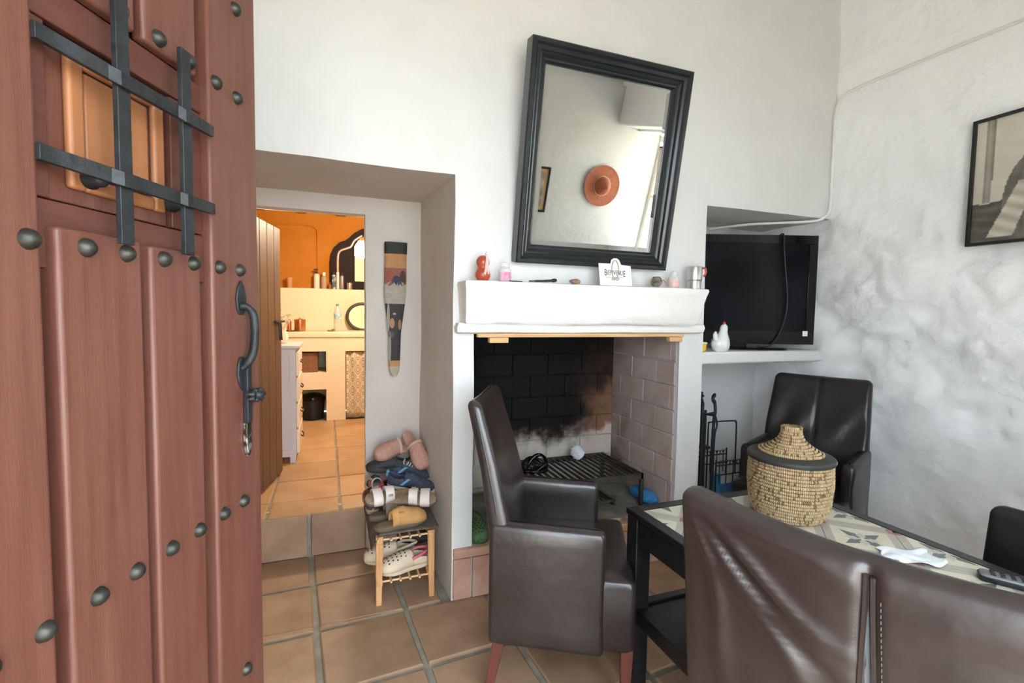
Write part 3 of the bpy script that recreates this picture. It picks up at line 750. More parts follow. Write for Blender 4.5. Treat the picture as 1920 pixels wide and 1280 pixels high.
def tile_at(cx, cy):
    g = G(); z1 = TZ-.002; n = 0
    def flat(poly, mi, dz):
        q = clip_poly([(cx+a, cy+b) for a, b in poly], *rect)
        if len(q) >= 3 and area2(q) > 1e-6: g.add([(x, y, z1+dz) for x, y in q], [tuple(range(len(q)))], mi)
    h = hd_-.0012
    body = clip_poly([(cx+h, cy), (cx, cy+h), (cx-h, cy), (cx, cy-h)], *rect)
    if len(body) < 3 or area2(body) < 3e-4: return
    g.loft([[(x, y, TZ-.0075) for x, y in body], [(x, y, z1) for x, y in body]], mi=1)
    i = hd_*.76
    flat([(i, 0), (0, i), (-i, 0), (0, -i)], 0, .0003)
    r = .014
    for a, b in ((hd_, 0), (-hd_, 0), (0, hd_), (0, -hd_)):
        sa, sb = (1 if a > 0 else -1 if a < 0 else 0), (1 if b > 0 else -1 if b < 0 else 0)
        tip = (a*.985, b*.985); inn = (a-sa*r*1.9, b-sb*r*1.9); s1 = (a-sa*r+sb*r, b-sb*r+sa*r); s2 = (a-sa*r-sb*r, b-sb*r-sa*r)
        flat([tip, s1, inn, s2], 3, .0005)
    for k in range(8):
        a = k*PI/4; L = .080 if k % 2 == 0 else .052; wv = .017 if k % 2 == 0 else .015
        c_, s_ = math.cos(a), math.sin(a)
        flat([(c_*u-s_*v, s_*u+c_*v) for u, v in ((.006, 0), (L*.45, -wv), (L, 0), (L*.45, wv))], 2 if k % 2 == 0 else 4, .0005+.0001*(k % 2))
    g.build('table_tile', [T_cream, T_grey, T_dark, T_red, T_lgrey], tb, smooth=0, fixn=True)
for i in range(-2, 5):
    for j in range(-6, 4):
        tile_at(A0.x+i*.305, A0.y+j*.305); tile_at(A0.x+.1525+i*.305, A0.y-.1525+j*.305)

# ---------------------------------------------------------------- coiled basket on the table
M_straw = mat('straw', (0.40, 0.275, 0.14), .7, col2=(0.52, 0.39, 0.225), scale=60, bump=.2, bscale=120)
M_strawd = mat('dark_straw', (0.15, 0.09, 0.04), .8, col2=(0.27, 0.17, 0.085), scale=60)
M_bband = mat('black_band', (0.022, 0.021, 0.02), .6)
bk = thing('lidded_basket', 'round coiled straw basket with a black-rimmed conical lid on the tiled table', 'basket', (1.565, 1.265, TZ))
prof_b = lambda z: interp(z, [0, .015, .06, .13, .19, .205], [.105, .118, .133, .139, .137, .136])
def coil_ring(g, r, z, rad, n_st, mi_a=0, mi_b=1):
    """one coil: a row of small wrapped stitches side by side"""
    for k in range(n_st):
        a0 = 2*PI*k/n_st; a1 = 2*PI*(k+.76)/n_st
        rj = r+random.uniform(-.0007, .0007)
        loops = []
        for a in (a0, (a0+a1)/2, a1):
            bul = rad if a not in (a0, a1) else rad*.80
            loops.append([((rj+bul*math.cos(q))*math.cos(a), (rj+bul*math.cos(q))*math.sin(a), z+bul*.95*math.sin(q)) for q in (PI*.5, PI*.17, -PI*.17, -PI*.5)])
        v = [p for l in loops for p in l]; f = []
        for i in range(2):
            for j in range(3): f.append((i*4+j, (i+1)*4+j, (i+1)*4+j+1, i*4+j+1))
        g.add(v, f, mi_b if random.random() < .07+.45*max(0, noise.noise(Vector((a0*2.2, z*45, r*9)))) else mi_a)
g = G(); nr_ = 17
for k in range(nr_):
    z = .006+k*.0122; coil_ring(g, prof_b(z)-.0035, z, .0058, 130)
core = G().lathe([(.02, .001), (.104, .001)]+[(prof_b(z)-.006, z) for z in (.004, .03, .06, .1, .15, .19, .206)]+[(.09, .207)], 48)
co = core.build('basket_body', M_strawd, bk, smooth=60)
g.build('coil_stitching', [M_straw, M_strawd], co, smooth=60, kind='stuff')
ld = G().lathe([(.13, .206), (.141, .207), (.143, .214), (.142, .222), (.137, .226), (.112, .232), (.105, .2325)], 48).build('lid_rim', M_bband, bk, smooth=50)
lp = [(.104, .235), (.093, .241), (.082, .247), (.071, .254), (.060, .262), (.050, .271), (.042, .281), (.037, .292), (.034, .303), (.033, .313), (.033, .322)]
lc = G().lathe([(.108, .230)]+[(r-.005, z) for r, z in lp]+[(.026, .325), (.015, .318), (0, .316)], 40).build('lid_cone', M_strawd, bk, smooth=60)
g = G()
for r, z in lp: coil_ring(g, r-.003, z, .0062, max(34, int(r*1050)))
g.build('coil_stitching', [M_straw, M_strawd], lc, smooth=60, kind='stuff')
G().box(-.012, .012, -.1435, -.140, .212, .219).build('woven_tag', M_straw, bk)
bpy.data.objects[bk.name].rotation_euler.z = .6

# tissue and remote on the table
g = G()
def tis(a, b):
    x = (a-.5)*.15; y = (b-.5)*.10
    return (x+.01*math.sin(b*9), y+.012*math.sin(a*7), .0025+.010*max(0, noise.noise(Vector((a*3.1, b*3.1, 4)))+.25))
g.grid(tis, lin(0, 1, .06), lin(0, 1, .06))
o = g.build('paper_tissue', mat('tissue', (0.72, 0.77, 0.83), .8), None, smooth=60, solid=.001, fixn=False)
o.location = (1.64, .905, TZ); o.rotation_euler.z = -.35; tag(o, 'crumpled white paper tissue lying on the tiled table', 'tissue')
rm = thing('remote_control', 'grey and black remote control lying on the tiled table', 'remote', (1.745, .70, TZ), math.radians(-58))
G().loft([[(x, y, z) for x, y in rr(.17-e, .048-e, .012, 4)] for z, e in ((0, .004), (.004, 0), (.014, 0))]).build('body', M_black, rm)
G().loft([[(x, y, z) for x, y in rr(.166-e, .044-e, .011, 4)] for z, e in ((.0135, 0), (.019, .002), (.021, .008))]).build('faceplate', mat('grey_plastic', (0.12, 0.13, 0.135), .35), rm)
for i in range(5):
    for j in range(3):
        G().loft([[(-.055+i*.02+x, -.013+j*.013+y, z) for x, y in rr(.011, .008, .003, 2)] for z in (.0205, .023)]).build('button', M_black, rm, smooth=0)

# ---------------------------------------------------------------- television
tv = thing('television', 'large black flat-screen television angled in the wall niche', 'television', (2.487, 2.418, 1.19), math.atan2(-.351, .936))
tw, th_ = .95, .70; tz0 = .035
M_gloss = mat('gloss_black', (0.006, 0.006, 0.007), .12, spec=.3)
M_screen = mat('tv_screen', (0.006, 0.007, 0.010), .14, spec=.14)
G().box(-tw/2, tw/2, .0, .05, tz0, tz0+th_).build('housing', M_gloss, tv, bevel=.008, seg=3)
G().box(-tw/2+.15, tw/2-.15, .05, .085, tz0+.08, tz0+th_-.1).build('rear_housing', M_gloss, tv, bevel=.01)
for x0, x1, z0, z1 in ((-tw/2, tw/2, tz0+th_-.055, tz0+th_), (-tw/2, tw/2, tz0, tz0+.085), (-tw/2, -tw/2+.055, tz0+.085, tz0+th_-.055), (tw/2-.055, tw/2, tz0+.085, tz0+th_-.055)):
    G().box(x0, x1, -.012, .002, z0, z1).build('bezel', M_gloss, tv, bevel=.003)
G().box(-tw/2+.055, tw/2-.055, -.003, .001, tz0+.085, tz0+th_-.055).build('screen', M_screen, tv, smooth=0)
G().box(tw/2-.075, tw/2-.043, -.0135, -.0118, tz0+.055, tz0+.088).build('sticker', M_white, tv, smooth=0)
G().box(-.05, .05, .006, .04, .012, tz0+.01).build('neck', M_gloss, tv)
G().loft([[(x+.06, y, z) for x, y in rr(.46-e, .22-e, .09, 6)] for z, e in ((.001, 0), (.007, 0), (.013, .03))]).build('stand_base', M_gloss, tv, smooth=40)
# cable hanging over the screen
R_ = Matrix.Rotation(math.atan2(-.351, .936), 3, 'Z')
def tvp(x, y, z): return Vector((2.487, 2.418, 1.19)) + R_ @ Vector((x, y, z))
pts = [tvp(.245, .02, .742), tvp(.245, -.016, .737), tvp(.25, -.02, .66), tvp(.262, -.02, .55), tvp(.275, -.021, .44), tvp(.287, -.021, .33), tvp(.28, -.022, .22), tvp(.25, -.024, .12), tvp(.21, -.03, .05), tvp(.15, -.05, .018), tvp(.08, -.07, .018)]
g = G().tube(smooth_path(pts, 6), .0045, 8); tag(g.build('power_cable', M_black, smooth=60), 'black power cable hanging down over the television screen', 'cable')

# ---------------------------------------------------------------- niche shelf ornaments
M_ceram = mat('white_ceramic', (0.82, 0.83, 0.80), .12, spec=.6)
ro = thing('ceramic_hen', 'white ceramic hen with a red comb standing on the niche shelf', 'ornament', (2.19, 2.272, 1.19), .3)
g = G(); loops = []
for z, rx, ry, cx in ((0, .042, .036, 0), (.005, .046, .040, 0), (.02, .058, .047, 0), (.045, .066, .050, -.002), (.07, .062, .046, 0), (.09, .045, .036, .012), (.105, .030, .027, .022), (.122, .024, .023, .028), (.138, .024, .022, .031), (.152, .020, .019, .033), (.163, .010, .010, .034), (.167, .001, .001, .034)):
    loops.append([(cx+rx*math.cos(2*PI*k/24), ry*math.sin(2*PI*k/24), z) for k in range(24)])
g.loft(loops).build('body', M_ceram, ro, smooth=80)
g = G().loft([[(-.05+cx+x*s, y*s, z) for x, y in rr(.034, .024, .011, 4)] for z, s, cx in ((.05, .9, .01), (.075, 1.1, -.004), (.1, .95, -.012), (.115, .6, -.012), (.122, .1, -.010))])
g.build('tail', M_ceram, ro, smooth=80)
g = G().loft([[(.034+x*s, y*s, z) for x, y in rr(.026, .008, .003, 3)] for z, s in ((.158, 1), (.168, 1.05), (.176, .8), (.18, .2))]); g.build('comb', mat('red_glaze', (0.55, 0.05, 0.04), .25), ro, smooth=60)
G().lathe([(.006, 0), (.004, .008), (0, .014)], 10, (.052, 0, .142), axis='x').build('beak', mat('yellow_glaze', (0.80, 0.52, 0.05), .3), ro)
yp = thing('yellow_pot', 'small yellow pot with a white rim beside the ceramic hen', 'pot', (2.075, 2.30, 1.19))
G().lathe([(.018, 0), (.024, .004), (.028, .045)], 20).build('body', MATS['yellow_glaze'], yp, smooth=50)
G().lathe([(.028, .0455), (.031, .047), (.031, .054), (.026, .055), (.024, .047)], 20).build('rim', M_ceram, yp, smooth=50)

# ---------------------------------------------------------------- things on the mantel
MZ = 1.545
go = thing('gourd_doll', 'orange-red double gourd ornament tied with a pink ribbon on the mantel', 'ornament', (.652, 2.135, MZ))
G().lathe([(.012, 0), (.026, .003), (.034, .018), (.035, .032), (.030, .048), (.021, .058), (.024, .066), (.030, .078), (.030, .092), (.024, .106), (.012, .114), (0, .116)], 28).build('gourd', mat('red_gourd', (0.36, 0.05, 0.026), .3, col2=(.45, .08, .035), scale=30), go, smooth=80)
M_ribbon = mat('pink_ribbon', (0.80, 0.50, 0.46), .7)
g = G().tube(smooth_path([(.018, -.012, .118), (.014, -.03, .105), (.010, -.034, .085), (.008, -.030, .062), (.004, -.038, .045), (-.002, -.040, .022)]), [.006]*30, 6, flat=.4) if False else G().tube(smooth_path([(.010, -.012, .116), (.010, -.028, .106), (.008, -.034, .085), (.006, -.030, .062), (.002, -.039, .045), (-.004, -.040, .026)]), .0055, 6)
g.tube(smooth_path([(.012, -.012, .116), (.014, -.026, .106), (.014, -.032, .085), (.013, -.027, .062), (.014, -.036, .045), (.016, -.036, .030)]), .0045, 6)
g.build('ribbon', M_ribbon, go, smooth=60)
G().tube([(.012, 0, .114), (.013, 0, .128), (.018, 0, .134)], .002, 6).build('stem', M_rope, go)
def jar(loc, wax, label_col, label):
    t = thing('jar_candle', label, 'candle', loc)
    Mg = mat('jar_glass', (0.80, 0.83, 0.82), .06, spec=.6, alpha=.38)
    G().lathe([(.024, 0), (.029, .003), (.030, .006), (.030, .052), (.026, .058), (.021, .062), (.022, .066)], 24).build('glass_jar', Mg, t, smooth=50)
    G().lathe([(.0, .003), (.027, .004), (.0275, .042), (.0, .043)], 24).build('wax', wax, t, smooth=40)
    l = G()
    l.loft([[(.0305*math.cos(a), .0305*math.sin(a), z) for a in [(-PI*.5-.75+1.5*k/10) for k in range(11)]] + [(.0298*math.cos(a), .0298*math.sin(a), z) for a in [(-PI*.5+.75-1.5*k/10) for k in range(11)]] for z in (.008, .043)]).build('paper_label', label_col, t, smooth=60)
    G().lathe([(.022, .0665), (.024, .068), (.024, .073), (.020, .078), (.021, .083), (.018, .088), (.006, .091), (0, .0915)], 24).build('glass_lid', Mg, t, smooth=50)
    return t
j1 = jar((.757, 2.13, MZ), mat('pink_wax', (0.78, 0.30, 0.42), .5), mat('magenta_label', (0.62, 0.10, 0.28), .5, col2=(.80, .40, .52), scale=70), 'small glass jar candle with a magenta label next to the gourd ornament')
j2 = jar((1.716, 2.13, MZ), mat('pale_pink_wax', (0.80, 0.42, 0.42), .5), mat('pink_label', (0.74, 0.40, 0.40), .5, col2=(.80, .52, .50), scale=60), 'small glass jar candle with pale pink wax next to the pine cone')
G().loft([[(.0308*math.cos(a), .0308*math.sin(a), z) for a in (-.75, -.6, -.45, -.3)] + [(.0300*math.cos(a), .0300*math.sin(a), z) for a in (-.3, -.45, -.6, -.75)] for z in (.012, .040)]).build('dark_label_edge', mat('plum', (0.10, 0.02, 0.03), .5), j2, smooth=0)
# dark little tool and a stone
o = G().tube(smooth_path([(-.075, 0, .006), (-.04, .004, .008), (0, 0, .009), (.04, -.003, .012), (.065, 0, .015)]), [.003]*6+[.005]*7+[.006]*6+[.009]*4+[.007]*2, 8).build('pocket_knife', M_iron, smooth=60)
o.location = (.945, 2.105, MZ); tag(o, 'thin black pocket tool lying flat on the mantel', 'tool')
o = G().box(-.03, .03, -.012, .012, 0, .004).build('dark_strip', M_iron, bevel=.001); o.location = (.80, 2.10, MZ); tag(o, 'short flat dark strip lying by the magenta jar candle', 'strip')
def stone(r, sq, seed):
    g = G()
    loops = []
    for i in range(9):
        a = -PI/2+PI*i/8; loops.append([(r*1.35*math.cos(a)*math.cos(2*PI*k/16), r*math.cos(a)*math.sin(2*PI*k/16), r*sq*(math.sin(a)+1)) for k in range(16)])
    g.loft(loops)
    return g.map(lambda p: p*(1+.18*noise.noise(p*28+Vector((seed, 0, 0)))))
o = stone(.021, .62, 3).build('stone', mat('brown_stone', (0.22, 0.14, 0.10), .8, col2=(.32, .21, .16), scale=40), smooth=60); o.location = (1.115, 2.11, MZ); tag(o, 'small brown stone lying on the mantel under the mirror', 'stone')
# welcome card
sg = thing('welcome_sign', 'white folded welcome card reading BIENVENUE with a looped cord on the mantel', 'sign', (1.338, 2.098, MZ+.001), math.radians(-3), rot=(math.radians(-4), 0, math.radians(-3)))
G().prism([(-.088, 0), (.092, 0), (.084, .100), (.030, .104), (.018, .128), (.006, .136), (-.012, .136), (-.024, .128), (-.030, .108), (-.096, .108)], lambda u, v, t: (u, t, v), -.002, .002).build('card', M_white, sg, smooth=0)
def text(s, size, x, z, parent, name='lettering', y=-.0032, m=None, sx=1.0):
    cu = bpy.data.curves.new(name, 'FONT'); cu.body = s; cu.size = size; cu.align_x = 'LEFT'; cu.extrude = .0004
    o = bpy.data.objects.new('tmp', cu); C.objects.link(o)
    dg = bpy.context.evaluated_depsgraph_get(); me = bpy.data.meshes.new_from_object(o.evaluated_get(dg))
    C.objects.unlink(o); bpy.data.objects.remove(o)
    me.materials.clear(); me.materials.append(m or M_ink); me.name = name
    q = bpy.data.objects.new(name, me); C.objects.link(q); q.parent = parent; q.location = (x, y, z); q.rotation_euler = (PI/2, 0, 0); q.scale = (sx, 1, 1)
    wd = max(v.co.x for v in me.vertices)*sx
    return wd
x = -.066
for s, sz, dz in (('B', .046, -.004), ('IENVENU', .034, 0), ('E', .046, -.008)):
    x += text(s, sz, x, .052+dz, sg, sx=.62)+.002
G().box(-.052, .045, -.0034, -.0022, .0385, .0398).build('underline', M_ink, sg, smooth=0)
loop = [(-.006+.019*math.cos(a), -.006, .078+.046*math.sin(a)) for a in [PI*2*k/28 for k in range(28)]]
cd = G().tube(loop, .0028, 6, closed=True).build('cord_loop', M_rope, sg, smooth=60)
g = G()
for sgn in (-1, 1): g.tube(smooth_path([(-.006, -.007, .032), (-.006+sgn*.012, -.009, .037), (-.006+sgn*.019, -.009, .030), (-.006+sgn*.010, -.008, .026), (-.006, -.007, .031)]), .0028, 6)
g.build('cord_bow', M_rope, cd, smooth=60)
# pine cone / dried seed head
pc = thing('dried_seed_head', 'small grey-brown dried pine cone on the mantel', 'pine cone', (1.598, 2.12, MZ+.004))
M_cone = mat('dry_cone', (0.20, 0.15, 0.11), .9, col2=(.36, .30, .25), scale=50)
g = G()
for i in range(7):
    for k in range(9):
        a = 2*PI*(k+.5*(i % 2))/9; e = -.9+i*.32
        d = Vector((math.cos(a)*math.cos(e), math.sin(a)*math.cos(e), math.sin(e)))
        t_ = Vector((-math.sin(a), math.cos(a), 0)); c0 = Vector((0, 0, .026))+d*.010; c1 = Vector((0, 0, .026))+d*.030; up = d.cross(t_)*.004
        g.loft([[c0+t_*.004+up, c0-t_*.004+up, c0-t_*.004-up, c0+t_*.004-up], [c1+t_*.008+up*.4, c1-t_*.008+up*.4, c1-t_*.008-up*.4, c1+t_*.008-up*.4]])
g.map(lambda p: Vector((p.x, p.y, max(p.z, -.002))))
g.build('scales', M_cone, pc, smooth=0)
G().tube(smooth_path([(.012, -.02, .03), (.02, -.03, .034), (.03, -.032, .026), (.036, -.03, .022)]), .002, 6).tube(smooth_path([(.0, -.028, .05), (.006, -.034, .035), (.012, -.032, .018)]), .002, 6).build('twigs', M_beam, pc)
# percolator mug on its base
mg = thing('metal_percolator', 'aluminium camping mug with a red handle stacked on a flat tin', 'mug', (1.853, 2.13, MZ))
G().lathe([(.034, 0), (.036, .002), (.036, .044), (.033, .045)], 32).build('tin_base', M_alu, mg, smooth=40)
G().lathe([(.036, .0455), (.040, .050), (.0405, .118), (.042, .120), (.0415, .122), (.039, .121), (.0385, .054), (0, .050)], 32).build('mug_body', M_alu, mg, smooth=40)
G().tube(smooth_path([(.039, -.016, .114), (.052, -.022, .114), (.056, -.024, .098), (.054, -.023, .082), (.046, -.019, .070)]), .0055, 8).build('red_handle', MATS['red_glaze'], mg, smooth=60)
G().box(.034, .062, -.008, .004, .040, .0435).build('tin_handle', M_alu, mg, bevel=.001)

# ---------------------------------------------------------------- inside the hearth
HZ = FZ0-.010
gr = thing('fire_grate', 'black iron fire grate with a slatted top on legs in the hearth', 'grate', (1.41, 2.63, HZ))
gx0, gx1, gy0, gy1, gz1 = -.36, .345, -.22, .23, .20
for a, b in (((gx0, gy0), (gx1, gy0)), ((gx0, gy1), (gx1, gy1)), ((gx0, gy0), (gx0, gy1)), ((gx1, gy0), (gx1, gy1))):
    (G().box(a[0]-.008, b[0]+.008, a[1]-.008, b[1]+.008, gz1-.035, gz1)).build('frame_bar', M_grate, gr, bevel=.002)
for k in range(17):
    x = gx0+.03+k*(gx1-gx0-.06)/16
    G().box(x-.007, x+.007, gy0+.008, gy1-.008, gz1-.014, gz1-.002).build('slat', M_grate, gr, bevel=.002)
for x in (gx0, gx1):
    for y in (gy0, gy1): G().box(x-.011, x+.011, y-.011, y+.011, 0, gz1-.035).build('leg', M_grate, gr, bevel=.002)
lg = thing('lower_grill', 'flat iron grill rack lying on the hearth beneath the fire grate', 'grill', (1.36, 2.62, HZ))
G().box(-.25, .25, -.16, -.148, .02, .034).box(-.25, .25, .148, .16, .02, .034).build('end_bars', M_grate, lg)
for k in range(15): G().box(-.24+k*.034, -.23+k*.034, -.148, .148, .024, .032).build('rod', M_grate, lg)
for x in (-.24, .24): G().box(x-.008, x+.008, -.16, .16, 0, .02).build('runner', M_grate, lg)
# crumpled paper ball
g = G(); loops = []
for i in range(11):
    a = -PI/2+PI*i/10; loops.append([(.034*math.cos(a)*math.cos(2*PI*k/18), .034*math.cos(a)*math.sin(2*PI*k/18), .034*(math.sin(a))) for k in range(18)])
g.loft(loops).map(lambda p: p*(1+.28*noise.noise(p*70)+.12*noise.noise(p*150)))
o = g.build('paper_ball', mat('crumpled_paper', (0.74, 0.77, 0.84), .8), smooth=0); o.scale = (1.3, 1.3, 1.3); o.location = (1.515, 2.78, HZ+gz1+.041); tag(o, 'crumpled ball of white paper on the fire grate', 'paper')
bs_ = thing('black_strap', 'coil of glossy black strap lying on the fire grate', 'strap', (1.14, 2.63, HZ+gz1+.012))
for k, (r1, r2, ph, h) in enumerate(((.075, .045, 0, .055), (.062, .05, .7, .075), (.05, .03, 2.1, .04))):
    pts = [(r1*math.cos(a)+.012*k, r2*math.sin(a)-.01*k, .004+h*max(0, math.sin(a+ph))) for a in [2*PI*i/22 for i in range(22)]]
    G().tube(pts, [.011-.003*math.sin(i*.9) for i in range(22)], 8, closed=True).build('loop', M_gloss, bs_, smooth=60)
# blue cloth
g = G(); loops = []
for i in range(13):
    t_ = i/12; r = .040*(math.sin(PI*min(1, t_*1.05+.04))**.45)
    loops.append([(-.13+.26*t_, r*1.1*math.cos(2*PI*k/18), .046+r*1.0*math.sin(2*PI*k/18)) for k in range(18)])
g.loft(loops).map(lambda p: Vector((p.x, p.y, max(.001, p.z)))+Vector((0, noise.noise(p*22)*.010, max(0, noise.noise(p*26+Vector((4,0,0))))*.012)))
o = g.build('blue_cloth', mat('blue_fabric', (0.035, 0.20, 0.52), .8, col2=(.06, .28, .62), scale=30), smooth=70); o.location = (1.803, 2.43, HZ); o.rotation_euler.z = math.radians(-84); tag(o, 'rolled bright blue cloth on the hearth next to the fire grate', 'cloth')

# ---------------------------------------------------------------- fire tools and iron rack in the niche
ft = thing('fire_tool_set', 'black iron fireplace tool set on a stand in the niche', 'fire tools', (2.165, 2.345, 0))
G().lathe([(.0, 0), (.085, .001), (.09, .01), (.07, .018), (.02, .03), (.012, .04)], 20).build('base', M_iron, ft)
G().tube([(0, 0, .03), (0, 0, .82)], .008, 8).build('post', M_iron, ft)
G().tube(smooth_path([(-.07, 0, .80), (0, 0, .795), (.07, 0, .80)]), .006, 8).tube(smooth_path([(0, -.06, .80), (0, 0, .795), (0, .06, .80)]), .006, 8).build('hanger', M_iron, ft)
G().lathe([(.03, .58), (.036, .585), (.036, .592), (.03, .597)], 16).build('collar', M_iron, ft)
def ctool(x, y, kind):
    g = G()
    hk = [(x*.9, y*.9, .80), (x*1.15, y*1.15, .82), (x*1.3, y*1.3, .79)]
    g.tube(smooth_path([(x, y, .92), (x-.016, y, .905), (x-.012, y, .885), (x, y, .87), (x*1.1, y*1.1, .82), (x, y, .78), (x*.9, y*.9, .6), (x*.95, y*.95, .25)]), .0085, 8)
    o = g.build(kind, M_iron, ft, smooth=60)
    if kind == 'shovel': G().loft([[(x*.95-.03*s, y*.95, z), (x*.95+.03*s, y*.95, z), (x*.95+.03*s, y*.95+.012, z), (x*.95-.03*s, y*.95+.012, z)] for z, s in ((.26, .4), (.22, 1.1), (.1, 1.2))]).build('blade', M_iron, o)
    if kind == 'brush': G().lathe([(.012, .27), (.022, .24), (.026, .12), (.022, .11)], 12, (x*.95, y*.95, 0)).build('bristles', M_black, o)
    if kind == 'tongs': G().tube(smooth_path([(x+.01, y, .78), (x+.028, y+.004, .72), (x+.008, y, .64), (x+.004, y, .3)]), .006, 8).build('second_arm', M_iron, o, smooth=60)
    if kind == 'poker': G().tube(smooth_path([(x*.95, y*.95, .3), (x*.95+.012, y*.95, .27), (x*.95+.03, y*.95, .285)]), .006, 8).build('hook', M_iron, o, smooth=60)
ctool(-.05, -.03, 'poker'); ctool(.058, -.012, 'tongs'); ctool(0.012, -.06, 'shovel'); ctool(.02, .055, 'brush')
ir = thing('iron_rack', 'wrought-iron magazine rack with scrolls beside the fire tools', 'rack', (2.40, 2.44, 0))
def bar(pts, r=.004, nm='bar', p=ir): return G().tube(pts, r, 6).build(nm, M_iron, p, smooth=60)
for y in (-.10, .10):
    for x in (-.14, .14): bar([(x, y, 0), (x, y, .50)], .005, 'upright')
    for z in (.40, .46, .12): bar([(-.14, y, z), (.14, y, z)], .004, 'rail')
    for k in range(5):
        x = -.112+k*.056
        bar([(x, y, .34), (x, y, .49)], .0032, 'picket')
        for s in (-1, 1):
            pts = [(x+s*(.004+.012*(1-math.cos(a*1.0))), y, .468+.016*math.sin(a)+.004) for a in [PI*1.5*q/9 for q in range(10)]]
            bar(pts, .0025, 'scroll')
for x in (-.14, .14): bar([(x, -.10, .12), (x, .10, .12)], .004, 'rail')
bar(smooth_path([(-.12, 0, .12), (-.12, 0, .62), (-.118, 0, .700), (-.10, 0, .715), (.09, 0, .712), (.108, 0, .70), (.115, 0, .64), (.12, 0, .12)]), .005, 'carry_handle')
G().box(-.13, .13, -.095, .095, .115, .122).build('tray', M_iron, ir)
def packet(x, y, z, wx, wy, h, cols, label, nm):
    o = G().box(-wx/2, wx/2, -wy/2, wy/2, 0, h*.55).box(-wx/2, wx/2, -wy/2, wy/2, h*.55, h*.8, 1).box(-wx/2, wx/2, -wy/2, wy/2, h*.8, h, 2).build(nm, cols, bevel=.001); o.location = (2.40+x, 2.44+y, z); tag(o, label, 'packet'); return o
packet(-.095, -.05, .1225, .045, .05, .27, [mat('amber', (0.62, 0.30, 0.05), .4), mat('sky_blue', (0.06, 0.35, 0.65), .4), mat('cap_blue', (.05, .30, .60), .4)], 'slim orange and blue packet standing in the iron rack', 'firelighter_packet')
packet(.03, -.045, .1225, .16, .03, .25, [mat('pale_print', (0.72, 0.76, 0.80), .4, col2=(.55, .30, .22), scale=18, lo=.55, hi=.62), mat('print_blue', (0.10, 0.22, 0.60), .4), mat('print_white', (.8, .8, .8), .4)], 'colour-printed magazine with a blue band standing in the iron rack', 'magazine')

# ---------------------------------------------------------------- shoe rack and shoes
rk = thing('shoe_rack', 'small two-tier wooden shoe rack standing at the step', 'shoe rack', (.33, 2.56, 0))
rx, ry0, ry1 = .122, -.262, .25
for s in (-1, 1):
    for y in (ry0, ry1):
        G().loft([[(s*rx+s*.004+x, y+yy, 0) for x, yy in rr(.026, .018, .003, 2)], [(s*rx+x, y+yy, .335) for x, yy in rr(.034, .02, .003, 2)]]).build('leg', M_pine, rk)
    for z in (.11, .315): G().box(s*rx-.014, s*rx+.014, ry0-.014, ry1+.014, z-.012, z+.012).build('side_rail', M_pine, rk, bevel=.003)
for z in (.124, .329):
    for x in (-.07, -.025, .02, .065): G().tube([(x, ry0-.02, z-.01), (x, ry1+.02, z-.01)], .0055, 8).build('dowel', M_bamboo, rk)
    for y in (ry0, ry1): G().tube([(-rx, y, z-.012), (rx, y, z-.012)], .005, 8).build('cross_dowel', M_bamboo, rk)
M_mat = mat('brown_cloth', (0.10, 0.075, 0.055), .95, col2=(.15, .12, .09), scale=30)
g = G()
def clothf(a, b):
    x = -.16+.32*a; y = -.275+.53*b; z = .3455
    if a < .12: z -= (.12-a)*.55+.006*math.sin(b*30)
    z += .003*(noise.noise(Vector((a*6, b*6, 1)))+.4)
    return (x, y, z)
o = g.grid(clothf, lin(0, 1, .04), lin(0, 1, .03)).build('brown_cloth', M_mat, smooth=60, solid=.004, fixn=False); o.location = (.33, 2.56, 0); tag(o, 'dark brown cloth spread over the top of the shoe rack', 'cloth')

OT = [0, .03, .10, .22, .38, .55, .70, .82, .92, .98, 1.0]; OW = [.10, .48, .68, .74, .68, .80, .97, 1.0, .82, .50, .12]
def outline(Lg, Wd, e=0, n=22):
    up = []
    for i in range(n+1):
        t_ = i/n; t_ = .5-.5*math.cos(PI*t_); h = interp(t_, OT, OW)*Wd/2-e
        up.append((-Lg/2+Lg*t_+ (e if t_ < .5 else -e), max(h, .002)))
    return up+[(x, -y) for x, y in reversed(up)]
def sole(Lg, Wd, z0, z1, bulge=.003, toe=0.0):
    g = G()
    def P(e, z): return [(x, y, z+toe*max(0, (x/Lg+.1))**2) for x, y in outline(Lg, Wd, e)]
    return g.loft([P(bulge, z0), P(0, z0+(z1-z0)*.3), P(0, z0+(z1-z0)*.8), P(bulge, z1)])
def upper(Lg, Wd, t0, t1, hf, z0, e=.002, n=16, m=14, side=lambda t: 0, pw=.7):
    """vaulted upper between two stations along the foot"""
    g = G()
    def f(b, a):
        t_ = t0+(t1-t0)*a; h = max(interp(t_, OT, OW)*Wd/2-e, .003); q = PI*b
        return (-Lg/2+Lg*t_, h*math.cos(q), z0+hf(t_)*abs(math.sin(q))**pw)
    return g.grid(f, lin(0, 1, 1/m), lin(0, 1, 1/n))
def shoe_root(nm, label, cat, loc, rz, tilt=(0, 0), group=None):
    return thing(nm, label, cat, loc, group=group, rot=(tilt[0], tilt[1], rz))
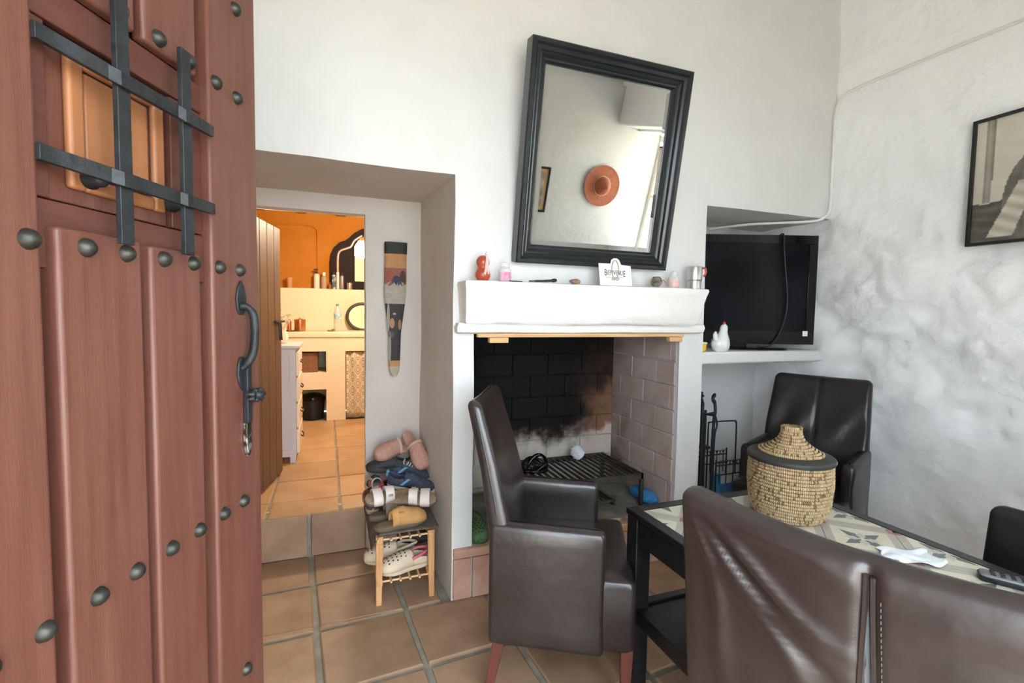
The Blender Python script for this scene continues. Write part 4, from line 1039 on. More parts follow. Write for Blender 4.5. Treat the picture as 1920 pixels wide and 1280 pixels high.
def strap_sandal(label, loc, rz, tilt=(0, 0)):
    t = shoe_root('strap_sandal', label, 'sandal', loc, rz, tilt)
    sole(.25, .092, 0, .012).build('outsole', mat('dark_rubber', (.10, .085, .07), .8), t, smooth=60)
    sole(.248, .09, .012, .026).build('cork_footbed', mat('cork', (0.34, 0.24, 0.15), .9, col2=(.24, .16, .10), scale=90), t, smooth=60)
    Ms = mat('white_strap', (0.74, 0.66, 0.60), .45, col2=(.68, .58, .52), scale=20)
    for a, b, h in ((.44, .62, .060), (.67, .86, .048)):
        s = upper(.25, .098, a, b, lambda t: h, .014, -.003).build('strap', Ms, t, smooth=70, solid=.003, fixn=False)
        x = -.125+.25*(a+b)/2
        G().box(x-.012, x+.012, .028, .040, .056 if a < .6 else .045, .062 if a < .6 else .051).build('buckle', M_alu, s, bevel=.001)
    return t
def mule(label, loc, rz, tilt, upc, inner, nm='mule_clog', cat='clog', holes=False, stripe=None, Lg=.26, Wd=.10, group=None, band=None):
    t = shoe_root(nm, label, cat, loc, rz, tilt, group)
    sole(Lg, Wd, 0, .026, .004, .03).build('sole', upc if holes else mat('brown_rubber', (.13, .09, .06), .8), t, smooth=60)
    hf = lambda q: interp(q, [.30, .42, .55, .70, .85, .97, 1], [.060, .072, .070, .060, .050, .030, .012])
    u = upper(Lg, Wd, .36 if holes else .30, 1.0, hf, .022, .0).build('upper', upc, t, smooth=70, solid=.004, fixn=False)
    G().loft([[(x, y, z) for x, y in outline(Lg, Wd, .008)] for z in (.0262, .0275)]).build('footbed', inner, t, smooth=60)
    if holes:
        rim = G().grid(lambda b, a: (-Lg/2+Lg*(.02+.36*a), (interp(.02+.36*a, OT, OW)*Wd/2+.001)*(1 if b > .5 else -1), .022+(.03+.012*a)*(b*2-1 if b > .5 else 1-2*b)), [0, .25, .5, .75, 1], lin(0, 1, .1))
        g = G()
        for s in (-1, 1):
            g.grid(lambda b, a: (-Lg/2+Lg*(.01+.37*a), s*(interp(.01+.37*a, OT, OW)*Wd/2), .022+b*(.026+.024*a)), lin(0, 1, .34), lin(0, 1, .08))
        g.build('heel_wall', upc, t, smooth=70, solid=.004, fixn=False)
        for i, q in enumerate((.52, .60, .68, .76, .84, .91)):
            for k in range(-2, 3):
                if abs(k) > 1 and q > .85: continue
                bq = .5+k*.12+(.06 if i % 2 else 0); h = interp(q, OT, OW)*Wd/2; a = PI*bq
                p = Vector((-Lg/2+Lg*q, h*math.cos(a), .022+hf(q)*abs(math.sin(a))**.7)); nrm = Vector((.35, math.cos(a)*.8, math.sin(a))).normalized()
                G().tube([p-nrm*.001, p+nrm*.0028], .0042, 8).build('vent_hole', M_ink, u, smooth=0)
        st = G().tube(smooth_path([(-Lg/2+Lg*.40, Wd*.36, .06), (-Lg/2+Lg*.2, Wd*.37, .075), (-Lg/2-.004, 0, .078), (-Lg/2+Lg*.2, -Wd*.37, .075), (-Lg/2+Lg*.40, -Wd*.36, .06)]), .0075, 8); st.build('heel_strap', stripe or upc, t, smooth=60)
    if band:
        bq = upper(Lg, Wd, .44, .56, lambda q: hf(q)+.004, .022, -.002).build('strap', band, t, smooth=70, solid=.003, fixn=False)
        G().lathe([(.012, 0), (.012, .006), (0, .007)], 12, (-.01, -.03, .078)).build('buckle', upc, bq)
    return t
def sneaker(label, loc, rz, tilt, body, sole_c, acc, heel, group=None):
    t = shoe_root('sneaker', label, 'shoe', loc, rz, tilt, group)
    sole(.27, .098, 0, .03, .003, .03).build('sole', sole_c, t, smooth=60)
    hf = lambda q: interp(q, [0, .05, .18, .34, .48, .62, .80, .95, 1], [.045, .070, .072, .066, .070, .058, .040, .024, .01])
    u = upper(.27, .094, .36, 1.0, hf, .026, .002).build('upper', body, t, smooth=70, solid=.004, fixn=False)
    g = G()
    for s in (-1, 1):
        g.grid(lambda b, a: (-.135+.27*(.004+.40*a), s*(interp(.004+.40*a, OT, OW)*.047-.001-.008*b*b), .026+b*interp(a, [0, .15, .5, 1], [.062, .050, .034, .052])), lin(0, 1, .2), lin(0, 1, .06))
    g.build('heel_quarter', body, t, smooth=70, solid=.004, fixn=False)
    G().tube(smooth_path([(-.132, .012, .04), (-.136, .0, .07), (-.138, 0, .092)]), [.012]*4+[.010]*4+[.009]*5, 8).build('heel_tab', heel, t, smooth=60)
    for k in range(5):
        q = .46+.055*k; h = hf(q)+.026
        G().tube(smooth_path([(-.135+.27*q, .022, h-.008), (-.135+.27*q+.006, 0, h+.003), (-.135+.27*q, -.022, h-.008)]), .003, 6).build('lace', acc, t, smooth=60)
    G().loft([[(-.135+.27*a, y, z) for a, y, z in ((.40, -.018, .075), (.40, .018, .075), (.37, .020, .104), (.37, -.020, .104))], [(-.135+.27*a+.006, y, z) for a, y, z in ((.40, -.018, .075), (.40, .018, .075), (.37, .020, .104), (.37, -.020, .104))]]).build('tongue', acc, t, bevel=.002)
    for s in (-1, 1):
        G().loft([[(-.135+.27*.30, s*.037, .04), (-.135+.27*.36, s*.037, .04), (-.135+.27*.50, s*.030, .078), (-.135+.27*.44, s*.030, .078)], [(-.135+.27*.30, s*.041, .04), (-.135+.27*.36, s*.041, .04), (-.135+.27*.50, s*.034, .080), (-.135+.27*.44, s*.034, .080)]]).build('side_stripe', heel, t)
    return t
TOPZ = .349
M_tan = mat('tan_suede', (0.50, 0.25, 0.085), .9, col2=(.56, .30, .12), scale=25)
mule('tan suede buckled clog lying at the front edge of the shoe rack top', (.315, 2.35, TOPZ), math.radians(12), (0, 0), M_tan, mat('tan_lining', (.20, .13, .08), .9), band=M_tan)
mule('grey-brown slip-on mule behind the tan clog on the shoe rack', (.30, 2.475, TOPZ), math.radians(6), (0, 0), mat('taupe_suede', (.20, .15, .11), .9), mat('taupe_lining', (.14, .10, .07), .9), band=mat('taupe_suede', (.2, .15, .11)))
strap_sandal('white two-strap sandal pointing right on top of the shoe rack', (.385, 2.455, TOPZ+.075), math.radians(-14), (math.radians(26), 0))
strap_sandal('white two-strap sandal pointing left on top of the shoe rack', (.275, 2.50, TOPZ+.085), math.radians(188), (math.radians(-24), 0))
M_navy = mat('navy_mesh', (0.035, 0.045, 0.075), .8, col2=(.06, .075, .11), scale=60); M_lblue = mat('light_blue', (0.16, 0.33, 0.52), .6)
M_offw = mat('off_white_rubber', (0.66, 0.60, 0.53), .6)
under = mat('dark_shoe', (.03, .028, .028), .7)
sneaker('dark slip shoe underneath the navy sneaker on the rack', (.34, 2.64, TOPZ), math.radians(-8), (0, 0), under, under, under, under)
sneaker('navy and light blue running shoe with laces at the back of the shoe rack', (.405, 2.625, TOPZ+.075), math.radians(-24), (math.radians(10), math.radians(8)), M_navy, M_offw, M_navy, M_lblue)
sneaker('navy running shoe with pale lining behind its pair on the rack', (.40, 2.735, TOPZ+.105), math.radians(-20), (math.radians(8), math.radians(10)), M_navy, M_offw, M_offw, M_lblue)
sneaker('white and black sneaker with a red tab at the left of the rack', (.225, 2.72, TOPZ+.045), math.radians(95), (0, 0), mat('white_mesh', (0.58, 0.53, 0.47), .7, col2=(.05, .05, .05), scale=14, lo=.52, hi=.56), M_offw, under, mat('red_tab', (.55, .03, .07), .5))
sneaker('brown leather shoe under the white and black sneaker on the rack', (.20, 2.66, TOPZ), math.radians(88), (0, 0), mat('brown_shoe', (.12, .06, .04), .5), mat('tan_sole', (.35, .25, .16), .7), under, under)
M_pink = mat('dusty_pink_felt', (0.42, 0.22, 0.17), .95, col2=(.48, .27, .21), scale=40)
def slipper(label, loc, rz, tilt, cuff=True):
    t = shoe_root('slipper', label, 'slipper', loc, rz, tilt, 'dusty pink slippers')
    sole(.25, .095, 0, .016, .003).build('sole', M_pink, t, smooth=60)
    upper(.25, .098, .42, 1.0, lambda q: interp(q, [.4, .55, .75, .95, 1], [.066, .066, .056, .034, .012]), .012, 0).build('upper', M_pink, t, smooth=70, solid=.008, fixn=False)
    a = [PI*k/12 for k in range(13)]
    G().tube([(-.125+.25*.42, .036*math.cos(q), .014+.066*abs(math.sin(q))**.7) for q in a], .009, 8).build('cuff', mat('pink_fleece', (.56, .36, .29), 1.0), t, smooth=60)
    return t
slipper('dusty pink felt slipper lying on its side on top of the shoe pile', (.335, 2.765, TOPZ+.25), math.radians(200), (math.radians(-20), math.radians(8)))
slipper('dusty pink felt slipper leaning heel-up against the wall on the shoe pile', (.442, 2.755, TOPZ+.25), math.radians(-62), (math.radians(8), math.radians(48)))
for k, (x, y, z, rz) in enumerate(((.31, 2.76, TOPZ+.145, 170), (.36, 2.79, TOPZ+.01, 175))):
    sneaker(('black shoe near the top of the pile under the pink slippers', 'black shoe at the bottom of the pile by the wall')[k], (x, y, z), math.radians(rz), (0, 0), under, under, under, under)
M_ccr = mat('cream_foam', (0.66, 0.53, 0.38), .6); M_brl = mat('brown_lining', (.13, .08, .07), .8)
mule('cream foam clog with a pink heel strap on the lower tier of the shoe rack', (.335, 2.36, .1235), math.radians(192), (0, 0), M_ccr, M_brl, 'foam_clog', 'clog', True, mat('pink_strap', (.62, .12, .20), .5))
mule('cream foam clog pushed back at the left of the lower rack tier', (.275, 2.475, .1235), math.radians(178), (0, 0), M_ccr, M_brl, 'foam_clog', 'clog', True)
mule('dark brown mule at the right of the lower rack tier', (.39, 2.60, .1235), math.radians(10), (0, 0), mat('dark_brown_leather', (.045, .028, .022), .6), M_brl, 'mule_clog', 'clog')
M_green = mat('green_foam', (0.075, 0.15, 0.055), .55)
mule('green foam clog standing on the hearth behind the armchair', (.70, 2.345, HZ), math.radians(-96), (0, 0), M_green, mat('green_inner', (.07, .17, .05), .7), 'foam_clog', 'clog', True, Lg=.24)

# ---------------------------------------------------------------- painted wooden carving on the wall
cv = thing('painted_carving', 'tall painted wooden carving hung on the wall above the shoe rack', 'wall ornament', (.352, YR-.03, 1.021))
S_ = .774
def hwid(v): return interp(v, [0, .02, .06, .15, .33, .55, .62, .76, .92, 1.0], [.012, .022, .030, .033, .036, .058, .064, .063, .062, .063])
layers = [(0, .075, (0.34, 0.29, 0.22)), (.075, .12, (0.34, 0.17, 0.07)), (.12, .345, (0.022, 0.018, 0.016)), (.345, .42, (0.026, 0.020, 0.018)), (.42, .545, (0.024, 0.02, 0.018)), (.545, .69, (0.30, 0.265, 0.215)), (.69, .81, (0.20, 0.075, 0.05)), (.81, .915, (0.36, 0.17, 0.065)), (.915, 1.0, (0.012, 0.013, 0.012))]
prev = None
def cvx(v, u): return u*hwid(v) - .010*(1-v) 
for k, (a, b, col) in enumerate(layers):
    g = G(); loops = []; pad = .006 if k == len(layers)-1 else 0
    for i in range(7):
        v = a+(b-a)*i/6
        loops.append([(cvx(v, math.cos(q))*(1+pad*6), -(.016+pad)*abs(math.sin(q))**.6 if math.sin(q) > 0 else .012, v*S_) for q in [PI*n/12 for n in range(13)]+[-PI*.5]])
    g.loft(loops).build('carved_band', mat('carving_%d' % k, col, .7, col2=tuple(c*1.25 for c in col), scale=30, bump=.15, bscale=60), cv, smooth=50)
def blob(u, v, ru, rv, col, nm):
    x = cvx(v, u); pts = [(x+ru*math.cos(2*PI*k/18), v*S_+rv*math.sin(2*PI*k/18)) for k in range(18)]
    def f(a, b, t_):
        vv = b/S_; uu = max(-.98, min(.98, (a+.010*(1-vv))/hwid(vv))); d = .016*(1-uu*uu)**.3
        return (a, -d-t_, b)
    G().prism(pts, f, -.003, .0022).build(nm, mat('blob_'+nm+str(round(u,1)), col, .7), cv)
blob(-.55, .735, .022, .045, (0.26, 0.055, 0.035), 'red_wing'); blob(.62, .735, .018, .045, (0.06, 0.022, 0.02), 'dark_wing')
blob(.05, .715, .026, .030, (0.022, 0.022, 0.055), 'blue_disc'); blob(-.40, .672, .028, .028, (0.31, 0.275, 0.225), 'pale_cheek'); blob(.45, .672, .026, .028, (0.31, 0.275, 0.225), 'pale_cheek')
blob(-.40, .40, .014, .030, (0.34, 0.18, 0.09), 'tan_spot'); blob(.62, .39, .009, .030, (0.30, 0.15, 0.07), 'tan_spot')
blob(-.55, .315, .015, .020, (0.09, 0.055, 0.05), 'mauve_spot'); blob(-.1, .47, .010, .006, (0.34, 0.32, 0.29), 'eye'); blob(-.82, .22, .007, .095, (0.28, 0.26, 0.21), 'grey_edge'); blob(-.82, .44, .008, .085, (0.28, 0.26, 0.21), 'grey_edge')

# ---------------------------------------------------------------- framed photograph on the right wall
pf = thing('framed_photograph', 'sepia photograph of a seated figure in a thin black frame on the rough wall', 'picture', (2.94, 1.03, 1.76))
PW, PH = .88, .60
for a, b, c, d in ((-PW/2, PW/2, 0, .014), (-PW/2, PW/2, PH-.014, PH), (-PW/2, -PW/2+.014, .014, PH-.014), (PW/2-.014, PW/2, .014, PH-.014)):
    G().box(-.018, .008, a, b, c, d).build('frame_side', M_black, pf, bevel=.001)
G().box(-.002, .007, -PW/2+.014, PW/2-.014, .014, PH-.014).build('backing', M_black, pf)
def photo_col(u, v):
    """u: 0 at the edge towards the niche, v: 0 at the bottom"""
    n = noise.fractal(Vector((u*9, v*9, 3)), 1, 2, 4)*.06
    c = .62+.10*v+n*.5
    if v < .33+.05*noise.noise(Vector((u*7, 0, 1))): c = .17+n+.10*max(0, math.sin(v*70+3*noise.noise(Vector((u*5, v*5, 0)))))*(.5 if u < .11 else .1)
    if .045 < u < .075+.01*v and v > .32: c = .36+n+.12*math.sin((u-.045)*100)
    # figure: robe with a pale sleeve
    d = ((u-.30)/.17)**2+((v-.30)/.42)**2
    if d < 1: c = .26+n+.10*noise.noise(Vector((u*30, v*9, 7)))
    ex = .13+.10*((v-.05)/.40); wv = .055-.015*((v-.05)/.4)
    if .03 < v < .47 and abs(u-ex) < wv: c = .60+n+.14*math.sin(v*60+u*40)*(.6)
    if ((u-.335)/.055)**2+((v-.72)/.10)**2 < 1: c = .40+n
    if ((u-.335)/.065)**2+((v-.79)/.07)**2 < 1: c = .20+n
    c = max(.03, min(.85, c))
    return (c**1.5*1.02, c**1.5*.93, c**1.5*.78, 1)
g = G(); US = lin(0, 1, 1/150); VS = lin(0, 1, 1/100)
g.grid(lambda u, v: (-.0035, PW/2-.014-(PW-.028)*u, .014+(PH-.028)*v), US, VS)
M_print = bpy.data.materials.new('photo_print'); M_print.use_nodes = True
t = M_print.node_tree; at = t.nodes.new('ShaderNodeVertexColor'); at.layer_name = 'print'; t.links.new(at.outputs[0], t.nodes['Principled BSDF'].inputs['Base Color']); t.nodes['Principled BSDF'].inputs['Roughness'].default_value = .55
o = g.build('photo_print', M_print, pf, smooth=0, fixn=False)
ca = o.data.color_attributes.new('print', 'FLOAT_COLOR', 'POINT')
k = 0
for v in VS:
    for u in US: ca.data[k].color = photo_col(u, v); k += 1

# cable duct running along the right wall, down the corner and into the niche
M_duct = mat('white_cable', (0.80, 0.80, 0.78), .5)
pts = [(2.972, -.2, 2.77), (2.972, .6, 2.765), (2.972, 1.30, 2.775), (2.974, 1.75, 2.785), (2.974, 2.06, 2.785), (2.966, 2.16, 2.765), (2.962, 2.196, 2.70), (2.960, 2.20, 2.55), (2.958, 2.20, 2.40), (2.958, 2.198, 2.20), (2.955, 2.200, 2.08), (2.93, 2.215, 2.035), (2.88, 2.25, 2.014), (2.75, 2.36, 2.012), (2.6, 2.5, 2.012), (2.5, 2.74, 2.012)]
tag(G().tube(smooth_path(pts, 6), .009, 8).build('cable_duct', M_duct, smooth=60), 'thin white-painted cable running across the right wall and down the corner', 'cable')

# ---------------------------------------------------------------- kitchen things
# ceiling lamp that lights the kitchen
kp = thing('pendant_lamp', 'plain pendant lamp hanging from the kitchen ceiling', 'lamp', (.42, 4.35, 2.62))
G().lathe([(.05, 0), (.05, -.02), (.01, -.025)], 16).build('ceiling_rose', M_white, kp)
G().tube([(0, 0, -.02), (0, 0, -.12)], .004, 6).build('cord', M_black, kp)
G().lathe([(.02, -.12), (.03, -.14), (.10, -.20), (.098, -.20), (.028, -.143)], 24).build('lamp_shade', M_white, kp)
klo = bpy.data.objects.new('kitchen_bulb', kl); C.objects.link(klo); klo.parent = kp; klo.location = (0, 0, -.33)
# drawer cabinet
M_cab = mat('daylight_cabinet_paint', (0.56, 0.585, 0.62), .5)  # white paint tinted grey-blue: cool daylight put into the colour
M_cabd = mat('cream_drawer_paint', (0.74, 0.69, 0.57), .5)
cb = thing('drawer_cabinet', 'white chest of drawers beside the open kitchen door', 'cabinet', (-.235, 3.905, KZ))
cw, cd_, chh = .36, .50, .885
G().box(-cw, -.016, .008, cd_-.008, .05, chh-.025).build('carcass', M_cab, cb, bevel=.003)
G().box(-cw-.012, .012, -.012, cd_+.012, chh-.024, chh).build('top', M_cab, cb, bevel=.005)
for x0, x1 in ((-cw, -cw+.04), (-.056, -.016)): G().box(x0, x1, .0, .0075, .05, chh-.03).build('side_stile', M_cab, cb)
for z0, z1 in ((.05, .10), (chh-.08, chh-.03)): G().box(-cw+.04, -.056, .0, .0075, z0, z1).build('side_rail', M_cab, cb)
for x in (-cw+.02, -.04):
    for y in (.03, cd_-.05): G().box(x-.02, x+.02, y-.02, y+.02, 0, .05).build('foot', M_cab, cb)
for k in range(4):
    z0 = .07+k*.195
    dr = G().box(-.0155, .004, .02, cd_-.02, z0, z0+.18).build('drawer', M_cabd, cb, bevel=.004)
    G().tube(smooth_path([(.004, .19, z0+.10), (.020, .20, z0+.085), (.020, .30, z0+.085), (.004, .31, z0+.10)]), .005, 8).build('cup_handle', M_steel if False else M_stud, dr, smooth=60)
# dried cream flowers on the cabinet
df = thing('cream_flower_stem', 'cream artificial flowers standing on the white chest of drawers', 'flowers', (-.36, 4.18, KZ+chh))
G().lathe([(.03, 0), (.04, .01), (.045, .06), (.025, .10), (.03, .115)], 18).build('vase', M_cream, df, smooth=60)
M_petal = mat('cream_petal', (0.72, 0.64, 0.48), .8)
for k in range(9):
    a = k*2.4; h = .16+.10*((k*37) % 10)/10; r = .03+.045*((k*53) % 10)/10
    st = G().tube(smooth_path([(0, 0, .10), (r*.5*math.cos(a), r*.5*math.sin(a), h*.7), (r*math.cos(a), r*math.sin(a), h)]), .0025, 5).build('stem', M_petal, df)
    g = G()
    for q in range(6):
        b = q*PI/3; c0 = Vector((r*math.cos(a), r*math.sin(a), h)); d = Vector((math.cos(b), math.sin(b), .5)).normalized(); s = d.cross(Vector((0,0,1))).normalized()*.013
        g.add([c0, c0+d*.018+s, c0+d*.034, c0+d*.018-s], [(0, 1, 2, 3)])
    g.build('blossom', M_petal, st, smooth=0, solid=.002, fixn=False)
# copper pots on a tray
CZ = KZ+.926
M_copper = mat('copper', (0.62, 0.28, 0.11), .3, .9, col2=(.70, .34, .15), scale=15)
o = G().lathe([(0, 0), (.075, 0), (.085, .008), (.082, .01), (.07, .005), (0, .004)], 24).build('dark_tray', M_beam, smooth=40); o.location = (-.385, 5.44, CZ); tag(o, 'round dark tray under the copper canisters', 'tray')
def canister(x, y, r, h, label):
    t = thing('copper_canister', label, 'canister', (x, y, CZ))
    G().lathe([(0, .004+.001), (r*.95, .005), (r, .012), (r, h*.82)], 24).build('body', M_copper, t, smooth=50)
    G().lathe([(r*1.04, h*.82), (r*1.04, h*.9), (r*.6, h*.97), (.006, h*.98), (.01, h*1.04), (0, h*1.06)], 24).build('lid', M_copper, t, smooth=50)
canister(-.405, 5.435, .022, .12, 'slim copper canister standing on the dark tray'); canister(-.305, 5.47, .055, .135, 'wide copper canister next to the slim one on the worktop')
# water bottle
wb_ = thing('water_bottle', 'clear plastic water bottle with a blue label on the worktop', 'bottle', (.062, 5.44, CZ))
M_pet = mat('clear_plastic', (0.66, 0.70, 0.66), .08, alpha=.45, spec=.6)
G().lathe([(0, .0), (.034, .001), (.037, .008), (.037, .15), (.035, .165), (.037, .18), (.036, .20), (.026, .235), (.013, .262), (.012, .275)], 24).build('bottle_body', M_pet, wb_, smooth=50)
G().lathe([(.0378, .135), (.0378, .185)], 24).build('label_wrap', mat('water_label', (0.05, 0.40, 0.55), .4, col2=(.6, .75, .8), scale=40), wb_, smooth=50)
G().lathe([(.0145, .272), (.0145, .29), (0, .291)], 16).build('cap', mat('teal_cap', (.05, .28, .30), .4), wb_, smooth=40)
o = G().box(-.03, .03, -.015, .015, 0, .016).box(.005, .04, -.008, .008, .014, .028).build('brown_clip', M_beam, bevel=.004); o.location = (-.005, 5.42, CZ); tag(o, 'small brown clip lying beside the water bottle', 'clip')
# oval mirror leaning behind the worktop
om = thing('oval_mirror', 'oval mirror in a dark frame leaning on the kitchen worktop', 'mirror', (.335, 5.80, CZ), rot=(math.radians(-6), 0, 0))
el = [(.165*math.cos(2*PI*k/40), .155+.148*math.sin(2*PI*k/40)) for k in range(40)]
G().tube([(x, 0, z) for x, z in el], .018, 8, closed=True).build('frame', mat('dark_bronze', (.05, .045, .035), .4), om, smooth=60)
G().prism([(x*.93, .155+(z-.155)*.93) for x, z in el], lambda u, v, t_: (u, t_, v), -.002, .004).build('mirror_glass', M_mirror, om, smooth=0)
# wicker basket and bin in the compartments, curtain over the third
M_wick = mat('wicker', (0.19, 0.075, 0.03), .7, col2=(.30, .14, .06), scale=40, stretch=(1, 1, 4), bump=.4, bscale=60)
wk = thing('wicker_basket', 'brown wicker basket pushed into the upper counter compartment', 'basket', (-.29, 5.52, KZ+.506))
G().box(-.145, .135, -.13, .13, .002, .15).build('core', M_wick, wk)
for k in range(13):
    z = .008+k*.0155
    G().tube([(x, y, z) for x, y in rr(.30+.0008*k, .28, .03, 3)], .0088, 6, closed=True).build('weave_row', M_wick, wk, smooth=60)
bn = thing('black_bin', 'black lidded bin in the lower counter compartment', 'bin', (-.19, 5.50, KZ))
G().lathe([(0, .001), (.105, .002), (.125, .20)], 28).build('bucket', M_black, bn, smooth=40)
G().lathe([(.130, .20), (.132, .215), (.128, .235), (.09, .262), (.03, .275), (0, .276)], 28).build('lid', M_gloss, bn, smooth=40)
m = bpy.data.materials.new('ogee_fabric'); m.use_nodes = True; t = m.node_tree; N = t.nodes; Lk = t.links
tc_ = N.new('ShaderNodeTexCoord'); sp = N.new('ShaderNodeSeparateXYZ'); Lk.new(tc_.outputs['Object'], sp.inputs[0])
def mth(op, a, b=None):
    k = N.new('ShaderNodeMath'); k.operation = op
    for i, x in enumerate((a, b)):
        if x is None: continue
        if isinstance(x, (int, float)): k.inputs[i].default_value = x
        else: Lk.new(x, k.inputs[i])
    return k.outputs[0]
cx_ = mth('COSINE', mth('MULTIPLY', sp.outputs['X'], 2*PI/.105)); cz_ = mth('COSINE', mth('MULTIPLY', sp.outputs['Z'], 2*PI/.15))
sm = mth('ABSOLUTE', mth('ADD', cx_, cz_))
rp = N.new('ShaderNodeValToRGB'); rp.color_ramp.interpolation = 'CONSTANT'
E_ = rp.color_ramp.elements; E_[0].position = 0; E_[0].color = (.70, .62, .45, 1); E_[1].position = .20; E_[1].color = (.36, .31, .20, 1)
for p, c_ in ((.42, (.70, .62, .45, 1)), (.62, (.40, .34, .23, 1)), (.84, (.66, .58, .42, 1))):
    e = E_.new(p); e.color = c_
Lk.new(mth('MULTIPLY', sm, .5), rp.inputs[0]); Lk.new(rp.outputs[0], N['Principled BSDF'].inputs['Base Color']); N['Principled BSDF'].inputs['Roughness'].default_value = .9
g = G().grid(lambda u, v: (.145+.64*u, .03+.012*math.sin(u*34)+.004*math.sin(u*71+v*3), .012+v*.70), lin(0, 1, .008), lin(0, 1, .1))
o = g.build('compartment_curtain', m, smooth=70, solid=.003, fixn=False); o.location = (0, YK, KZ); tag(o, 'cream ogee-patterned curtain hanging in the counter opening', 'curtain')
# toiletries on the ledge
LZ = 1.64; LY = 5.925
def bott(nm, label, x, prof_, m_, cap=None, capm=None, y=LY, cat='bottle'):
    t = thing(nm, label, cat, (x, y, LZ+.001)); G().lathe(prof_, 20).build('body', m_, t, smooth=45)
    if cap: G().lathe(cap, 16).build('cap', capm, t, smooth=45)
    return t
lo_ = bott('pump_bottle', 'white lotion bottle with a dark pump on the kitchen ledge', -.152, [(0, 0), (.030, .001), (.032, .006), (.032, .15), (.024, .165), (.012, .170)], mat('lotion_white', (.72, .70, .62), .4), [(.013, .168), (.013, .19), (.005, .192), (.005, .205)], M_black)
G().box(-.03, .014, -.009, .009, .205, .222).build('pump_head', M_black, lo_, bevel=.004)
bott('clear_bottle', 'clear bottle with a white cap on the kitchen ledge', -.075, [(0, 0), (.028, .001), (.030, .006), (.030, .12), (.020, .145), (.014, .15)], mat('amber_clear', (.55, .45, .28), .1, alpha=.6), [(.017, .148), (.017, .185), (0, .187)], M_white)
bott('spray_can', 'tall blue-grey spray can on the kitchen ledge', .030, [(0, 0), (.021, .001), (.022, .006), (.022, .15), (.016, .165)], mat('blue_grey_can', (.08, .13, .17), .3, col2=(.5, .55, .55), scale=22, lo=.5, hi=.55), [(.018, .164), (.018, .195), (0, .197)], M_ink)
bott('white_tube', 'white tube standing between the spray cans on the ledge', .073, [(0, 0), (.016, .001), (.017, .006), (.017, .19), (.012, .20), (0, .201)], mat('tube_white', (.75, .72, .65), .4), cat='tube')
bott('spray_can', 'grey spray can with a dark top on the kitchen ledge', .118, [(0, 0), (.022, .001), (.023, .006), (.023, .145), (.016, .16)], mat('grey_can', (.30, .28, .25), .35, .4), [(.018, .158), (.018, .19), (0, .192)], M_ink)
bott('silver_jar', 'small silver jar with a lid on the kitchen ledge', .200, [(0, 0), (.032, .001), (.034, .008), (.034, .05)], M_alu, [(.036, .0505), (.036, .075), (.03, .08), (0, .081)], M_alu, cat='jar')
bott('plastic_cup', 'pale translucent plastic cup on the kitchen ledge', -.432, [(0, 0), (.026, .001), (.033, .115), (.030, .113), (.024, .005)], mat('peach_plastic', (.72, .40, .20), .3, alpha=.6), cat='cup')
bott('perfume_bottle', 'small brown glass bottle behind the clear bottle on the ledge', -.012, [(0, 0), (.02, .001), (.021, .005), (.021, .05), (.008, .06), (.008, .075), (0, .076)], mat('brown_glass', (.30, .12, .04), .15), y=5.95)
# arched dressing mirror
am = thing('dressing_mirror', 'arched dark wooden dressing mirror standing on the kitchen ledge', 'mirror', (.62, 5.965, LZ+.002))
def arch(s, o_=0):
    pts = []
    for x, z in ((-.63, 0), (-.63, .30), (-.62, .40), (-.585, .48), (-.52, .545), (-.46, .565), (-.42, .60), (-.36, .66), (-.28, .71), (-.16, .745), (0, .76)):
        pts.append((x+o_*1.0 if x < -.01 else x, max(o_, z-o_*.9) if z > 0 else o_))
    return pts+[(-x, z) for x, z in reversed(pts[:-1])]
G().prism(arch(1), lambda u, v, t_: (u, t_, v), -.008, .022).build('frame', mat('dark_mahogany', (.018, .008, .008), .6, spec=.15), am, bevel=.003)
def mir(pts, nm): return G().prism(pts, lambda u, v, t_: (u, t_, v), -.011, -.0085).build(nm, M_mirror, am, smooth=0)
mir([(-.36, .10), (.36, .10), (.36, .50), (.30, .60), (.20, .66), (0, .69), (-.20, .66), (-.30, .60), (-.36, .50)], 'centre_glass')
for s in (-1, 1):
    g = G().tube(smooth_path([(s*.545, -.012, .08), (s*.545, -.012, .36), (s*.52, -.012, .44), (s*.45, -.012, .475), (s*.40, -.012, .50), (s*.36, -.012, .57), (s*.28, -.012, .63)]), .014, 8, flat=.5); g.build('bevelled_edge', mat('bevel_silver', (.85, .85, .85), .1, .9), am, smooth=60)
# cable on the orange wall
tag(G().tube(smooth_path([(-.62, 5.992, 2.335), (-.40, 5.992, 2.35), (-.25, 5.992, 2.35), (-.175, 5.992, 2.33), (-.145, 5.992, 2.27), (-.143, 5.992, 2.0), (-.142, 5.992, 1.66)]), .007, 6).build('wall_cable', M_orange, smooth=60), 'orange-painted cable clipped to the kitchen wall above the ledge', 'cable')

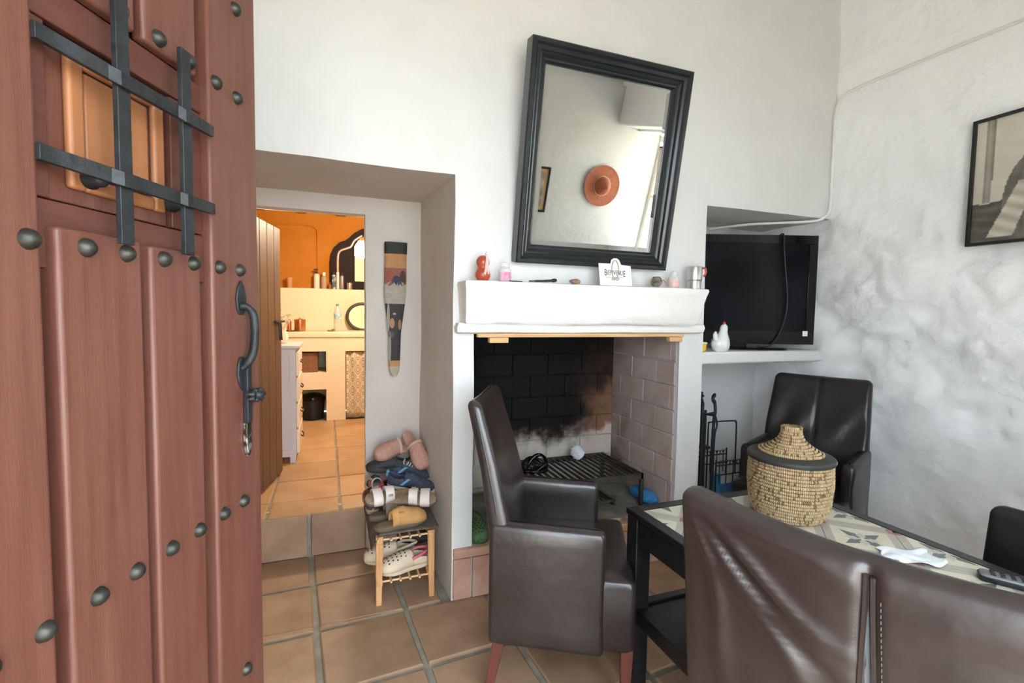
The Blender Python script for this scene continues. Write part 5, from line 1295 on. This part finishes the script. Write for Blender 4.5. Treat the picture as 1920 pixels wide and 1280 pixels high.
# ---------------------------------------------------------------- on the entrance wall, seen in the mirror
ht = thing('straw_hat', 'terracotta-red wide-brimmed straw hat hung on the entrance wall', 'hat', (2.675, YF+.012, 1.895), rot=(-PI/2, 0, 0))
M_hat = mat('red_straw', (0.36, 0.10, 0.05), .8, col2=(.42, .14, .07), scale=40); M_hat2 = mat('tan_straw', (0.50, 0.27, 0.16), .8, col2=(.56, .32, .19), scale=40)
G().lathe([(.205, .012), (.208, .016), (.165, .010), (.163, .004), (.20, .006)], 40).build('brim_edge', M_hat, ht, smooth=50)
G().lathe([(.164, .010), (.10, .006), (.10, .003), (.164, .004)], 40).build('brim', M_hat2, ht, smooth=50)
G().lathe([(.10, .008), (.088, .03), (.072, .07), (.04, .11), (.012, .135), (0, .138)], 32).build('crown', M_hat, ht, smooth=60)
G().lathe([(.104, .006), (.102, .02), (.096, .022)], 32).build('hat_band', M_hat2, ht, smooth=60)
fp2 = thing('framed_print', 'small framed print with an orange mount on the entrance wall', 'picture', (1.90, YF+.006, 1.57))
for a, b, c, d in ((-.17, .17, 0, .02), (-.17, .17, .42, .44), (-.17, -.15, .02, .42), (.15, .17, .02, .42)): G().box(a, b, 0, .02, c, d).build('frame_side', M_black, fp2, bevel=.001)
G().box(-.15, .15, .002, .010, .02, .42).build('mount', mat('ochre_mount', (.62, .38, .16), .7), fp2)
G().box(-.118, .118, .0102, .012, .055, .385).build('print', mat('print_art', (.12, .16, .18), .6, col2=(.50, .42, .30), scale=9), fp2)
o = thing('wall_lamp', 'small white wall lamp on the entrance wall', 'lamp', (1.80, YF+.006, 2.30)); G().lathe([(.03, 0), (.03, .01), (.01, .02), (.01, .06)], 16, axis='x').map(lambda p: Vector((p.y, p.x, p.z))).build('bracket', M_white, o); G().lathe([(.03, -.06), (.045, .06), (.04, .06), (.026, -.055)], 20, (0, .08, .02)).build('shade', M_white, o, smooth=50)
o = thing('bread_basket', 'round orange-brown woven basket on the window sill', 'basket', (3.14, .02, WZ0+.001))
for k, (r, z) in enumerate(((.075, .008), (.085, .022), (.090, .036), (.092, .050), (.088, .064), (.08, .078))): G().tube([(r*math.cos(2*PI*q/28), r*math.sin(2*PI*q/28), z) for q in range(28)], .009, 6, closed=True).build('coil', mat('orange_straw', (.52, .22, .05), .8), o, smooth=60)
G().lathe([(0, .001), (.072, .002), (.08, .06), (.0, .07)], 24).build('liner', MATS['orange_straw'], o)

# ---------------------------------------------------------------- outside: terrace, garden wall and a vine
M_terr = mat('terrace_stone', (0.52, 0.47, 0.40), .9, col2=(.60, .55, .47), scale=3)
tag(G().box(-14, 16, -14, 9, -.30, -.13).build('terrace', M_terr), 'pale stone terrace outside the entrance and window', 'terrace')
o = G().box(6.4, 6.6, -8, 6, -.125, 2.6).build('garden_wall', mat('garden_limewash', (0.76, 0.68, 0.50), .9, col2=(.82, .74, .58), scale=3)); tag(o, 'cream garden wall outside the window', 'wall')
vn = thing('garden_vine', 'leafy vine growing outside the window', 'plant', (4.4, -1.1, -.13))
M_leaf = mat('vine_leaf', (.10, .16, .04), .6, col2=(.25, .28, .08), scale=9)
for q in range(4): G().tube(smooth_path([(.03*q, 0, 0), (.1*q-.1, .1, .7), (.15*q-.2, -.1, 1.5), (.25*q-.3, .15*q-.2, 2.3)]), .012, 6).build('stem', M_beam, vn)
g = G()
for q in range(420):
    p = Vector((random.gauss(0, .28), random.gauss(0, .35), random.uniform(.9, 2.5))); u = Vector((random.gauss(0,1), random.gauss(0,1), random.gauss(0,.5))).normalized(); v = u.orthogonal().normalized()
    g.add([p, p+u*.04+v*.03, p+u*.09, p+u*.04-v*.03], [(0,1,2,3)])
g.build('foliage', M_leaf, vn, smooth=0, fixn=False, kind='stuff')
